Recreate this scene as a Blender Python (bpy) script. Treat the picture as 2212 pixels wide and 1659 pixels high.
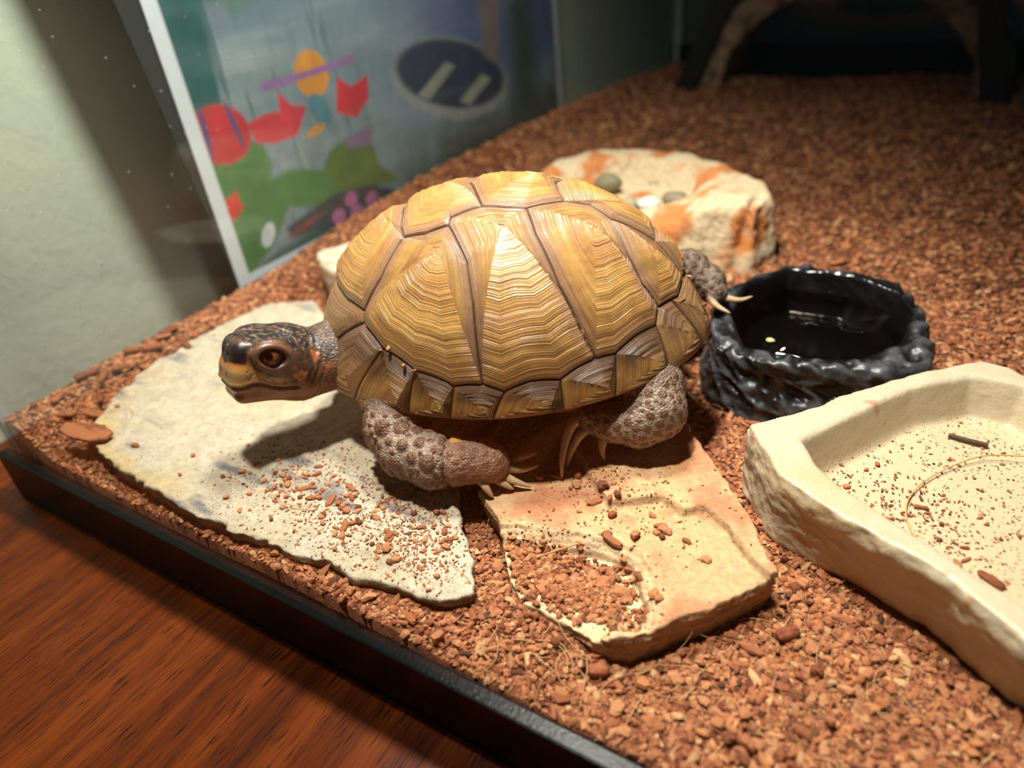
import bpy, math, random
import numpy as np
from mathutils import Vector, Matrix

# ------------------------------------------------------------------ camera, world, lights, exposure
scene = bpy.context.scene
COL = scene.collection
for o in list(bpy.data.objects):
    bpy.data.objects.remove(o)

CAM_R = np.array([[0.8533, 0.2169, -0.4742], [0.5140, -0.5037, 0.6944], [-0.0882, -0.8362, -0.5413]])
cam_data = bpy.data.cameras.new('camera')
cam = bpy.data.objects.new('camera', cam_data)
COL.objects.link(cam)
cam.matrix_world = Matrix(((CAM_R[0][0], -CAM_R[0][1], -CAM_R[0][2], 0.0),
                           (CAM_R[1][0], -CAM_R[1][1], -CAM_R[1][2], 0.0),
                           (CAM_R[2][0], -CAM_R[2][1], -CAM_R[2][2], 0.15),
                           (0, 0, 0, 1)))
cam_data.sensor_width = 36.0
cam_data.lens = 36.0 * 1534.0 / 2212.0
cam_data.clip_start = 0.005
cam_data.clip_end = 20.0
cam_data.dof.use_dof = True
cam_data.dof.focus_distance = 0.203
cam_data.dof.aperture_fstop = 7.5
scene.camera = cam

world = bpy.data.worlds.new('room')
scene.world = world
world.use_nodes = True
world.node_tree.nodes['Background'].inputs[0].default_value = (0.75, 0.9, 1.0, 1)
world.node_tree.nodes['Background'].inputs[1].default_value = 0.03

def lamp(name, loc, target, watts, radius, color, angle=150, blend=0.5):
    l = bpy.data.lights.new(name, 'SPOT')
    l.energy = watts
    l.shadow_soft_size = radius
    l.color = color
    l.spot_size = math.radians(angle)
    l.spot_blend = blend
    o = bpy.data.objects.new(name, l)
    COL.objects.link(o)
    o.location = loc
    d = Vector(target) - Vector(loc)
    o.rotation_euler = d.to_track_quat('-Z', 'Y').to_euler()
    return o
lamp('basking_lamp', (-0.108, 0.092, 0.45), (-0.100, 0.145, 0.0), 11.6, 0.014, (1.0, 0.93, 0.86), 62, 0.5)
lamp('uvb_lamp', (-0.120, 0.215, 0.32), (-0.24, 0.20, 0.04), 6.0, 0.026, (1.0, 0.95, 0.88), 150, 0.8)

scene.view_settings.view_transform = 'Standard'
scene.view_settings.look = 'None'
scene.view_settings.gamma = 1.0
scene.view_settings.use_curve_mapping = False
scene.view_settings.exposure = 0.0
scene.cycles.transparent_max_bounces = 12
scene.cycles.max_bounces = 5
scene.cycles.diffuse_bounces = 2
scene.cycles.glossy_bounces = 3
scene.cycles.use_adaptive_sampling = True
scene.cycles.adaptive_threshold = 0.06
scene.cycles.caustics_reflective = False
scene.cycles.caustics_refractive = False

RNG = np.random.default_rng(7)

# ------------------------------------------------------------------ numeric helpers
def lin(r, g, b):
    c = np.array([r, g, b], float) / 255.0
    return np.where(c <= 0.04045, c / 12.92, ((c + 0.055) / 1.055) ** 2.4)

def sstep(a, b, x):
    t = np.clip((x - a) / (b - a), 0, 1)
    return t * t * (3 - 2 * t)

def mix(a, b, t):
    t = np.asarray(t)[..., None]
    return a * (1 - t) + b * t

def _hash(ix, iy, iz, seed):
    h = (ix.astype(np.uint32) * np.uint32(374761393) + iy.astype(np.uint32) * np.uint32(668265263)
         + iz.astype(np.uint32) * np.uint32(2246822519) + np.uint32((seed * 3266489917) & 0xffffffff))
    h = (h ^ (h >> np.uint32(13))) * np.uint32(1274126177)
    h = h ^ (h >> np.uint32(16))
    return (h & np.uint32(0xffff)).astype(np.float32) / 32767.5 - 1.0

def vnoise(p, seed=0):
    p = np.asarray(p, np.float64)
    i = np.floor(p).astype(np.int64)
    f = p - i
    f = f * f * (3 - 2 * f)
    i = i.astype(np.int32)
    r = 0
    for dx in (0, 1):
        wx = f[..., 0] if dx else 1 - f[..., 0]
        for dy in (0, 1):
            wy = f[..., 1] if dy else 1 - f[..., 1]
            for dz in (0, 1):
                wz = f[..., 2] if dz else 1 - f[..., 2]
                r = r + wx * wy * wz * _hash(i[..., 0] + dx, i[..., 1] + dy, i[..., 2] + dz, seed)
    return r

def fbm(p, octv=3, seed=0, gain=0.5):
    a, s, r = 1.0, 0.0, 0.0
    p = np.asarray(p, float)
    for k in range(octv):
        r = r + a * vnoise(p * (2.03 ** k) + 17.3 * k, seed + k)
        s += a
        a *= gain
    return r / s

def fbm2(x, y, octv=3, seed=0):
    return fbm(np.stack([x, y, np.zeros_like(x) + 0.37], -1), octv, seed)

def poly_sdf(px, py, poly):
    poly = np.asarray(poly, float)
    d2 = np.full(px.shape, 1e9)
    ins = np.zeros(px.shape, bool)
    n = len(poly)
    for i in range(n):
        ax, ay = poly[i]
        bx, by = poly[(i + 1) % n]
        ex, ey = bx - ax, by - ay
        wx, wy = px - ax, py - ay
        t = np.clip((wx * ex + wy * ey) / (ex * ex + ey * ey + 1e-12), 0, 1)
        d2 = np.minimum(d2, (wx - ex * t) ** 2 + (wy - ey * t) ** 2)
        c = (ay > py) != (by > py)
        with np.errstate(divide='ignore', invalid='ignore'):
            xi = ax + (py - ay) / (by - ay if by != ay else 1e-12) * ex
        ins ^= c & (px < xi)
    d = np.sqrt(d2)
    return np.where(ins, -d, d)

def smax(a, b, k):
    h = np.clip(0.5 + 0.5 * (a - b) / k, 0, 1)
    return b + (a - b) * h + k * h * (1 - h)

def smin(a, b, k):
    return -smax(-a, -b, k)

def nets(vol, org, h):
    """surface nets: vol < 0 inside; returns verts, quads"""
    ins = vol < 0
    s = [slice(0, -1), slice(1, None)]
    cnt = np.zeros(tuple(n - 1 for n in vol.shape), np.uint8)
    for a in (0, 1):
        for b in (0, 1):
            for c in (0, 1):
                cnt += ins[s[a], s[b], s[c]]
    act = (cnt > 0) & (cnt < 8)
    idx = np.full(act.shape, -1, np.int32)
    ii = np.argwhere(act)
    idx[act] = np.arange(len(ii), dtype=np.int32)
    acc = np.zeros((len(ii), 3))
    num = np.zeros(len(ii))
    cor = [(a, b, c) for a in (0, 1) for b in (0, 1) for c in (0, 1)]
    val = {k: vol[ii[:, 0] + k[0], ii[:, 1] + k[1], ii[:, 2] + k[2]] for k in cor}
    for k in cor:
        for ax in range(3):
            if k[ax] == 0:
                m = list(k)
                m[ax] = 1
                m = tuple(m)
                v0, v1 = val[k], val[m]
                cr = (v0 < 0) != (v1 < 0)
                t = np.where(cr, v0 / np.where(cr, v0 - v1, 1), 0)
                pt = np.tile(np.array(k, float), (len(ii), 1))
                pt[:, ax] += t
                acc += pt * cr[:, None]
                num += cr
    V = (ii + acc / num[:, None]) * h + np.asarray(org)
    quads = []
    for ax in range(3):
        o1, o2 = [(1, 2), (2, 0), (0, 1)][ax]
        sl0 = [slice(1, -1)] * 3
        sl0[ax] = slice(0, -1)
        sl1 = list(sl0)
        sl1[ax] = slice(1, None)
        a, b = ins[tuple(sl0)], ins[tuple(sl1)]
        e = np.argwhere(a != b)
        if not len(e):
            continue
        flip = a[tuple(e.T)]
        off = np.ones(3, int)
        off[ax] = 0
        g = e + off
        def cell(d1, d2):
            q = g.copy()
            q[:, o1] -= d1
            q[:, o2] -= d2
            return idx[tuple(q.T)]
        q = np.stack([cell(1, 1), cell(0, 1), cell(0, 0), cell(1, 0)], -1)
        q[~flip] = q[~flip][:, ::-1]
        quads.append(q)
    return V, np.concatenate(quads)

def grid(lo, hi, h):
    ax = [np.arange(a, b + h, h) for a, b in zip(lo, hi)]
    return ax, np.meshgrid(*ax, indexing='ij')

def vnormals(V, F):
    n = np.zeros_like(V)
    fn = np.cross(V[F[:, 2]] - V[F[:, 0]], V[F[:, 3 if F.shape[1] > 3 else 1]] - V[F[:, 1 if F.shape[1] > 3 else 0]])
    for k in range(F.shape[1]):
        for c in range(3):
            n[:, c] += np.bincount(F[:, k], fn[:, c], len(V))
    return n / (np.linalg.norm(n, axis=1, keepdims=True) + 1e-20)

# ------------------------------------------------------------------ scene helpers
def mesh_data(name, V, F, cols=None, attrs=None, smooth=True):
    V = np.ascontiguousarray(V, np.float32)
    F = np.ascontiguousarray(F, np.int32)
    me = bpy.data.meshes.new(name)
    n, k = F.shape
    me.vertices.add(len(V))
    me.vertices.foreach_set('co', V.ravel())
    me.loops.add(n * k)
    me.loops.foreach_set('vertex_index', F.ravel())
    me.polygons.add(n)
    me.polygons.foreach_set('loop_start', np.arange(0, n * k, k, dtype=np.int32))
    me.update(calc_edges=True)
    me.polygons.foreach_set('use_smooth', np.full(n, smooth, bool))
    if cols is not None:
        a = me.color_attributes.new('Col', 'FLOAT_COLOR', 'POINT')
        c4 = np.ones((len(V), 4), np.float32)
        c4[:, :3] = np.clip(cols, 0, 1)
        a.data.foreach_set('color', c4.ravel())
    for k_, v in (attrs or {}).items():
        a = me.attributes.new(k_, 'FLOAT', 'POINT')
        a.data.foreach_set('value', np.ascontiguousarray(v, np.float32))
    me.validate()
    return me

def tag(o, label=None, cat=None, group=None, kind=None):
    if label: o['label'] = label
    if cat: o['category'] = cat
    if group: o['group'] = group
    if kind: o['kind'] = kind
    return o

def origin_of(p):
    return np.array(p.matrix_world.translation) if p is not None else np.zeros(3)

WORLD_ORIGIN = {}
def place(name, me, mat, parent=None, loc=(0, 0, 0)):
    o = bpy.data.objects.new(name, me)
    COL.objects.link(o)
    if parent is not None: o.parent = parent
    o.location = loc
    if mat is not None and not me.materials: me.materials.append(mat)
    return o

def obj(name, V, F, mat, parent=None, cols=None, attrs=None, smooth=True):
    """V in world metres; the origin goes to the base of the mesh (top level) or stays at the parent's origin (parts)"""
    V = np.asarray(V, float)
    if parent is None:
        org = np.array([(V[:, 0].min() + V[:, 0].max()) / 2, (V[:, 1].min() + V[:, 1].max()) / 2, V[:, 2].min()])
        loc = org
    else:
        org = WORLD_ORIGIN[parent.name]
        loc = (0, 0, 0)
    me = mesh_data(name, V - org, F, cols, attrs, smooth)
    o = place(name, me, mat, parent, loc)
    WORLD_ORIGIN[o.name] = org
    return o

def thing(name, loc, label, cat, group=None, kind=None):
    o = bpy.data.objects.new(name, None)
    COL.objects.link(o)
    o.location = loc
    o.empty_display_size = 0.01
    WORLD_ORIGIN[o.name] = np.array(loc, float)
    return tag(o, label, cat, group, kind)

def box(lo, hi, bev=0.0):
    x0, y0, z0 = lo
    x1, y1, z1 = hi
    if bev <= 0:
        V = np.array([[x, y, z] for x in (x0, x1) for y in (y0, y1) for z in (z0, z1)])
        F = np.array([[0, 1, 3, 2], [4, 6, 7, 5], [0, 4, 5, 1], [2, 3, 7, 6], [0, 2, 6, 4], [1, 5, 7, 3]])
        return V, F
    import bmesh
    bm = bmesh.new()
    bmesh.ops.create_cube(bm, size=1.0)
    for v in bm.verts:
        v.co = Vector((x0 + (v.co.x + .5) * (x1 - x0), y0 + (v.co.y + .5) * (y1 - y0), z0 + (v.co.z + .5) * (z1 - z0)))
    bmesh.ops.bevel(bm, geom=bm.edges[:], offset=bev, segments=2, affect='EDGES', profile=0.7)
    bmesh.ops.triangulate(bm, faces=bm.faces[:])
    V = np.array([v.co[:] for v in bm.verts])
    F = np.array([[v.index for v in f.verts] for f in bm.faces])
    bm.free()
    return V, F

def tube(pts, rad, sides=8, caps=True):
    """round tapered tube through pts (n,3) with radii (n,)"""
    P = np.asarray(pts, float)
    n = len(P)
    rad = np.broadcast_to(np.asarray(rad, float), (n,))
    T = np.gradient(P, axis=0)
    T /= np.linalg.norm(T, axis=1, keepdims=True) + 1e-12
    ref = np.array([0.31, 0.2, 0.93])
    A = np.cross(T, ref)
    A /= np.linalg.norm(A, axis=1, keepdims=True) + 1e-12
    B = np.cross(T, A)
    ang = np.linspace(0, 2 * np.pi, sides, endpoint=False)
    V = P[:, None] + rad[:, None, None] * (A[:, None] * np.cos(ang)[None, :, None] + B[:, None] * np.sin(ang)[None, :, None])
    V = V.reshape(-1, 3)
    F = []
    for i in range(n - 1):
        for j in range(sides):
            k = (j + 1) % sides
            F.append([i * sides + j, i * sides + k, (i + 1) * sides + k, (i + 1) * sides + j])
    return V, np.array(F)

def bez(pts, n=14):
    """smooth Catmull-Rom through pts"""
    P = np.asarray(pts, float)
    P = np.vstack([2 * P[0] - P[1], P, 2 * P[-1] - P[-2]])
    out = []
    m = len(P) - 3
    for i in range(m):
        for t in np.linspace(0, 1, n, endpoint=(i == m - 1)):
            a, b, c, d = P[i:i + 4]
            out.append(0.5 * (2 * b + (c - a) * t + (2 * a - 5 * b + 4 * c - d) * t * t + (3 * b - a - 3 * c + d) * t ** 3))
    return np.array(out)

# ------------------------------------------------------------------ materials
class NT:
    def __init__(s, name):
        s.m = bpy.data.materials.new(name)
        s.m.use_nodes = True
        s.t = s.m.node_tree
        s.b = s.t.nodes['Principled BSDF']
        s.out = s.t.nodes['Material Output']
        s._tc = None
    def n(s, typ, **kw):
        nd = s.t.nodes.new(typ)
        for k, v in kw.items():
            if k in nd.inputs.keys() and not hasattr(nd, k): nd.inputs[k].default_value = v
            else: setattr(nd, k, v)
        return nd
    def l(s, a, b): s.t.links.new(a, b)
    def co(s):
        if s._tc is None: s._tc = s.n('ShaderNodeTexCoord').outputs['Object']
        return s._tc
    def noise(s, scale, detail=3, rough=0.55, dist=0.0, vec=None):
        nd = s.n('ShaderNodeTexNoise')
        nd.inputs['Scale'].default_value = scale
        nd.inputs['Detail'].default_value = detail
        nd.inputs['Roughness'].default_value = rough
        nd.inputs['Distortion'].default_value = dist
        s.l(vec or s.co(), nd.inputs['Vector'])
        return nd.outputs['Fac']
    def vor(s, scale, feature='F1', vec=None, out='Distance'):
        nd = s.n('ShaderNodeTexVoronoi', feature=feature)
        nd.inputs['Scale'].default_value = scale
        s.l(vec or s.co(), nd.inputs['Vector'])
        return nd.outputs[out]
    def ramp(s, fac, stops):
        nd = s.n('ShaderNodeValToRGB')
        r = nd.color_ramp
        while len(r.elements) < len(stops): r.elements.new(0.5)
        for e, (p, c) in zip(r.elements, stops):
            e.position = p
            c = (c, c, c) if np.isscalar(c) else c
            e.color = (*[float(x) for x in c], 1)
        s.l(fac, nd.inputs['Fac'])
        return nd.outputs['Color']
    def mapr(s, v, a, b, c=0.0, d=1.0):
        nd = s.n('ShaderNodeMapRange')
        nd.inputs['From Min'].default_value = a
        nd.inputs['From Max'].default_value = b
        nd.inputs['To Min'].default_value = c
        nd.inputs['To Max'].default_value = d
        s.l(v, nd.inputs['Value'])
        return nd.outputs['Result']
    def math(s, op, a, b=None, clamp=False):
        nd = s.n('ShaderNodeMath', operation=op, use_clamp=clamp)
        for i, v in enumerate((a, b)):
            if v is None: continue
            if isinstance(v, (int, float)): nd.inputs[i].default_value = v
            else: s.l(v, nd.inputs[i])
        return nd.outputs[0]
    def mixc(s, fac, a, b, blend='MIX'):
        nd = s.n('ShaderNodeMix', data_type='RGBA', blend_type=blend)
        for i, v in ((0, fac), (6, a), (7, b)):
            if isinstance(v, (int, float)): nd.inputs[i].default_value = v
            elif isinstance(v, (tuple, list, np.ndarray)): nd.inputs[i].default_value = (*[float(x) for x in v], 1)
            else: s.l(v, nd.inputs[i])
        return nd.outputs[2]
    def attr(s, name, out='Color'):
        return s.n('ShaderNodeAttribute', attribute_name=name).outputs[out]
    def bump(s, h, strength, dist, prev=None):
        nd = s.n('ShaderNodeBump')
        nd.inputs['Strength'].default_value = strength
        nd.inputs['Distance'].default_value = dist
        s.l(h, nd.inputs['Height'])
        if prev is not None: s.l(prev, nd.inputs['Normal'])
        return nd.outputs['Normal']
    def done(s, color=None, rough=None, normal=None, **kw):
        def put(k, v):
            i = s.b.inputs[k]
            if isinstance(v, (int, float)): i.default_value = v
            elif isinstance(v, (tuple, list, np.ndarray)): i.default_value = (*[float(x) for x in v], 1) if len(v) == 3 else v
            else: s.l(v, i)
        if color is not None: put('Base Color', color)
        if rough is not None: put('Roughness', rough)
        if normal is not None: put('Normal', normal)
        for k, v in kw.items(): put(k, v)
        return s.m

def stone_mat(name, speck=0.0, rough=0.85, grain=900.0, bump_d=0.0006, spec=0.3):
    m = NT(name)
    c = m.attr('Col')
    g = m.noise(grain, 3, 0.65)
    c = m.mixc(0.55, c, m.ramp(g, [(0.25, 0.45), (0.5, 0.95), (0.75, 1.0)]), 'MULTIPLY')
    if speck:
        v = m.vor(1500.0)
        dens = m.noise(60.0, 2)
        thr = m.math('MULTIPLY', m.mapr(dens, 0.42, 0.7, 0.10, 0.30), speck)
        f = m.math('LESS_THAN', v, thr)
        c = m.mixc(m.math('MULTIPLY', f, 0.75), c, lin(98, 62, 44))
    n = m.bump(m.noise(grain * 0.5, 3, 0.7), 0.7, bump_d)
    return m.done(c, rough, n, **{'Specular IOR Level': spec})

def wood_mat():
    m = NT('dark_stained_wood')
    mp = m.n('ShaderNodeMapping')
    mp.inputs['Scale'].default_value = (1.0, 0.03, 1.0)
    m.l(m.co(), mp.inputs['Vector'])
    v = mp.outputs['Vector']
    a = m.noise(120.0, 5, 0.65, 0.3, v)
    b = m.noise(1500.0, 4, 0.7, 0.2, v)
    mp2 = m.n('ShaderNodeMapping')
    mp2.inputs['Scale'].default_value = (1.0, 0.05, 1.0)
    m.l(m.co(), mp2.inputs['Vector'])
    p = m.noise(2000.0, 2, 0.5, 0.1, mp2.outputs['Vector'])
    c = m.ramp(a, [(0.25, lin(84, 34, 8)), (0.5, lin(142, 62, 16)), (0.75, lin(178, 88, 26))])
    c = m.mixc(0.8, c, m.ramp(b, [(0.3, 0.35), (0.55, 1.0)]), 'MULTIPLY')
    c = m.mixc(1.0, c, m.ramp(p, [(0.32, 0.12), (0.42, 1.0)]), 'MULTIPLY')
    return m.done(c, 0.34, m.bump(b, 0.15, 0.0004), **{'Specular IOR Level': 0.22})

def glass_mat(name, dust=0.05):
    m = NT(name)
    t = m.t
    t.nodes.remove(m.b)
    tr = m.n('ShaderNodeBsdfTransparent')
    tr.inputs[0].default_value = (0.955, 0.975, 0.965, 1)
    gl = m.n('ShaderNodeBsdfGlossy')
    gl.inputs['Roughness'].default_value = 0.0
    lw = m.n('ShaderNodeLayerWeight')
    lw.inputs['Blend'].default_value = 0.5
    f5 = m.math('POWER', lw.outputs['Facing'], 4.0)
    fac = m.math('ADD', m.math('MULTIPLY', f5, 0.6), 0.025)
    mx = m.n('ShaderNodeMixShader')
    m.l(fac, mx.inputs[0])
    m.l(tr.outputs[0], mx.inputs[1])
    m.l(gl.outputs[0], mx.inputs[2])
    df = m.n('ShaderNodeBsdfDiffuse')
    df.inputs[0].default_value = (0.8, 0.76, 0.68, 1)
    d = m.math('MULTIPLY', m.math('LESS_THAN', m.vor(140.0), 0.05), 0.35)
    m2 = m.n('ShaderNodeMixShader')
    m.l(d, m2.inputs[0])
    m.l(mx.outputs[0], m2.inputs[1])
    m.l(df.outputs[0], m2.inputs[2])
    m.l(m2.outputs[0], m.out.inputs['Surface'])
    return m.m

def plain(name, rgb, rough=0.5, spec=0.5, bump=None, **kw):
    m = NT(name)
    n = m.bump(m.noise(bump[0], 4), bump[1], bump[2]) if bump else None
    return m.done(lin(*rgb), rough, n, **{'Specular IOR Level': spec}, **kw)

def attr_mat(name, rough=0.7, spec=0.3, grain=None, bump=None, **kw):
    m = NT(name)
    c = m.attr('Col')
    if grain:
        c = m.mixc(grain[1], c, m.ramp(m.noise(grain[0], 2, 0.65), [(0.3, 0.25), (0.7, 1.0)]), 'MULTIPLY')
    n = m.bump(m.noise(bump[0], 2, 0.65), bump[1], bump[2]) if bump else None
    return m.done(c, rough, n, **{'Specular IOR Level': spec}, **kw)

# ------------------------------------------------------------------ the setting
GX, GY, GXR, GYB = -0.284, 0.077, 0.175, 0.785      # inner faces of the four panes
ZT, TOP = -0.0215, 0.240                            # table top, top of the tank

def wall_mat(name, rgb):
    m = NT(name)
    h = m.noise(120.0, 5, 0.6, 0.4)
    h2 = m.noise(700.0, 3, 0.6)
    return m.done(lin(*rgb), 0.75, m.bump(h2, 0.15, 0.0005, m.bump(h, 0.35, 0.0025)))

V, F = box((-0.52, -0.45, ZT - 0.03), (0.62, 1.10, ZT), 0.003)
table = obj('table', V, F, wood_mat(), smooth=False)
tag(table, 'dark red-brown stained wooden table top under the terrarium', 'table')
V, F = box((-0.44, -0.6, -0.7), (-0.336, 1.3, 1.1))
V[V[:, 0] > -0.4, 0] = -0.336
table_cut = V
# the table stops at the wall
me = table.data
for v in me.vertices:
    if v.co.x + table.location.x < -0.335: v.co.x = -0.3355 - table.location.x
wl = obj('wall_left', V, F, wall_mat('sage_wall_paint', (214, 219, 198)), smooth=False)
tag(wl, kind='structure')
V, F = box((-0.336, 1.12, -0.7), (1.2, 1.2, 1.1))
wb = obj('wall_back', V, F, wall_mat('blue_grey_wall_paint', (96, 120, 132)), smooth=False)
tag(wb, kind='structure')

# ------------------------------------------------------------------ terrarium
tank = thing('terrarium', ((GX + GXR) / 2, (GY + GYB) / 2, ZT), 'long glass terrarium with black plastic bottom frame on the wooden table', 'terrarium')
glass = glass_mat('clear_glass', 0.035)
frame_m = NT('black_plastic')
frame_m = frame_m.done(lin(10, 10, 11), 0.30, frame_m.bump(frame_m.noise(900.0, 3), 0.2, 0.0004), **{'Specular IOR Level': 0.2})
g = 0.003
for nm, lo, hi in (('front_pane', (GX - g, GY - g, ZT + .004), (GXR + g, GY, TOP)),
                   ('left_pane', (GX - g, GY + .0002, ZT + .004), (GX, GYB - .0002, TOP)),
                   ('right_pane', (GXR, GY + .0002, ZT + .004), (GXR + g, GYB - .0002, TOP)),
                   ('back_pane', (GX - g, GYB, ZT + .004), (GXR + g, GYB + g, TOP))):
    V, F = box(lo, hi)
    tag(obj(nm, V, F, glass, tank, smooth=False), 'clear glass pane with faint dust')
fo = 0.0012
for nm, zb, zt in (('bottom_frame', ZT, 0.0), ('top_frame', TOP - 0.008, TOP + 0.004)):
    for lo, hi in (((GX - g - fo, GY - g - fo, zb), (GXR + g + fo, GY + .0004, zt)),
                   ((GX - g - fo, GYB - .0012, zb), (GXR + g + fo, GYB + g + fo, zt + (0.03 if nm == 'bottom_frame' else 0))),
                   ((GX - g - fo, GY + .0012, zb), (GX + .0006, GYB - .0012, zt)),
                   ((GXR - .0012, GY + .0012, zb), (GXR + g + fo, GYB - .0012, zt))):
        V, F = box(lo, hi, 0.0007)
        obj(nm, V, F, frame_m, tank, smooth=False)
# added unseen rail over the top frame, keeps basking lamp light off the table
V, F = box((GX - g - fo, 0.048, TOP + .0042), (GXR + g + fo, 0.0832, TOP + .0082), 0.0008)
obj('added_shade_rail', V, F, frame_m, tank, smooth=False)
V, F = box((GX - g, GY - g, ZT + .001), (GXR + g, GYB + g, ZT + .004))
obj('bottom_pane', V, F, plain('tank_floor', (60, 62, 60), 0.3), tank, smooth=False)
# silicone seams in the corners
seam_m = NT('silicone')
seam_m = seam_m.done(lin(176, 182, 186), 0.25, None, Alpha=0.75)
for x, y, sx, sy in ((GX, GY, 1, 1), (GX, GYB, 1, -1), (GXR, GYB, -1, -1)):
    V = np.array([[x + sx * a, y + sy * b, z] for z in (-0.015, TOP - 0.008) for a, b in ((.0002, .0002), (.005, .0002), (.0022, .0022), (.0002, .005))])
    F = np.array([[0, 1, 5, 4], [1, 2, 6, 5], [2, 3, 7, 6], [3, 0, 4, 7]])
    obj('silicone_seam', V, F, seam_m, tank, smooth=False)

# ------------------------------------------------------------------ printed picture behind the left pane
def el(y, z, cy, cz, ry, rz, rot=0.0):
    c, s = math.cos(rot), math.sin(rot)
    a, b = y - cy, z - cz
    return np.hypot((a * c + b * s) / ry, (-a * s + b * c) / rz)

def paint(y, z):
    """print colours over the sheet; y, z in mm"""
    n1 = fbm2(y / 60, z / 9, 4, 3)
    n2 = fbm2(y / 3.0, z / 40, 3, 5)
    n3 = fbm2(y / 14, z / 14, 4, 9)
    C = np.zeros(y.shape + (3,)) + lin(124, 140, 150)
    C = mix(C, lin(150, 160, 165), sstep(-.2, .7, n1))
    C = mix(C, lin(88, 96, 136), sstep(300, 420, y + 18 * n3) * sstep(40, 80, z))
    C = mix(C, lin(70, 92, 112), sstep(112, 140, z + 10 * n3) * 0.7)
    C = mix(C, lin(60, 104, 62), sstep(128, 140, z + 8 * n3) * sstep(270, 235, y) * sstep(215, 225, y))
    C = mix(C, lin(44, 84, 84), sstep(.15, .55, n2) * sstep(330, 300, y) * 0.75)
    C = mix(C, lin(150, 158, 152), sstep(.1, .6, fbm2(y / 4, z / 60, 3, 21)) * sstep(75, 55, z) * 0.75)
    C = mix(C, lin(88, 98, 74), sstep(42, 18, z + 6 * n3) * sstep(300, 345, y) * 0.8)
    C = mix(C, lin(52, 60, 58), sstep(330, 400, y) * sstep(62, 30, z + 8 * n3) * 0.8)
    teal = sstep(4, 0, y - (222 - (137 - z) * 0.115)) * sstep(70, 78, z)
    C = mix(C, lin(20, 84, 82), teal)
    def reg(poly, rgb, soft=1.0):
        nonlocal C
        C = mix(C, lin(*rgb), sstep(soft, -soft, poly_sdf(y + 0.8 * n3, z + 0.8 * n3, poly)))
    def ell(cy, cz, ry, rz, rgb, rot=0.0, soft=0.08):
        nonlocal C
        C = mix(C, lin(*rgb), sstep(1 + soft, 1 - soft, el(y, z, cy, cz, ry, rz, rot)))
    # rowing boat and post
    ell(397, 70, 62, 24, (150, 152, 150), -0.25)
    ell(397, 73, 58, 20, (46, 50, 74), -0.25)
    reg([(356, 69), (388, 82), (398, 78), (366, 64)], (150, 152, 138))
    reg([(398, 57), (427, 68), (437, 63), (408, 52)], (150, 152, 138))
    reg([(433, 140), (463, 140), (449, 70), (431, 78)], (128, 108, 108), 3)
    reg([(470, 140), (500, 140), (496, 20), (462, 20)], (58, 78, 72), 12)
    # green hills
    reg([(196, 72), (217, 78), (233, 74), (237, 63), (233, 55), (246, 57), (268, 50), (276, 58), (292, 61), (308, 55), (311, 40), (326, 27), (300, 30), (266, 30), (240, 40), (222, 24), (200, 14), (196, 14)], (72, 118, 58), 1.5)
    reg([(268, 50), (276, 58), (292, 61), (308, 55), (311, 40), (326, 27), (280, 33)], (92, 112, 48), 1.5)
    reg([(224, 22), (262, 24), (320, 18), (345, 14), (196, 12)], (48, 84, 74), 3)
    reg([(234, 30), (252, 33), (272, 36), (301, 31), (325, 20), (300, 16), (262, 20), (236, 24)], (58, 60, 68), 1.5)
    # red and orange shapes
    ell(214, 82, 16, 13, (196, 34, 44), -0.2)
    for cy in (206, 222): ell(cy, 84, 1.6, 11, (92, 62, 112), 0.15 if cy > 212 else -0.1, 0.3)
    reg([(229, 83), (240, 85), (250, 84), (252, 93), (258, 85), (267, 82), (257, 71), (242, 71), (231, 74)], (206, 44, 62))
    reg([(293, 92), (301, 85), (316, 88), (313, 76), (301, 69), (287, 75)], (202, 44, 56))
    reg([(202, 54), (212, 57), (213, 48), (201, 42), (198, 47)], (206, 52, 44))
    ell(276, 96, 11.5, 11, (222, 146, 52), -0.3)
    reg([(243, 94), (243, 98), (276, 98), (309, 100), (309, 96), (276, 95)], (150, 104, 160))
    ell(276, 79, 6, 9, (84, 132, 150), 0.5)
    ell(270, 70, 7, 2.4, (204, 148, 62), 0.2)
    reg([(288, 62), (312, 62), (308, 52), (290, 55)], (126, 104, 132), 2)
    for py, pz in ((283, 29), (271, 23), (285, 21), (299, 24)): ell(py, pz, 5.2, 4.2, (186, 104, 152), 0, 0.2)
    ell(222, 31, 4, 6.5, (196, 198, 204), -0.7)
    ell(246, 27, 13, 1.8, (120, 66, 58), 0.15, 0.4)
    # canvas weave, then a pale haze painted into the print colours
    w = 1 + 0.10 * np.sin(z * 5.0 + 2 * n3) * sstep(-.5, .5, n1)
    C = C * w[..., None] * (1 + 0.30 * n3 + 0.16 * n2)[..., None]
    C = mix(C, lin(140, 148, 152), 0.10 + 0.12 * sstep(0, .6, n1))
    # white paper margin
    mg = np.minimum.reduce([y - 203.5, 531 - y, z - 17.0, 268 - z])
    C = mix(C, lin(214, 216, 222), sstep(0.8, 0, mg))
    return C

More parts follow.
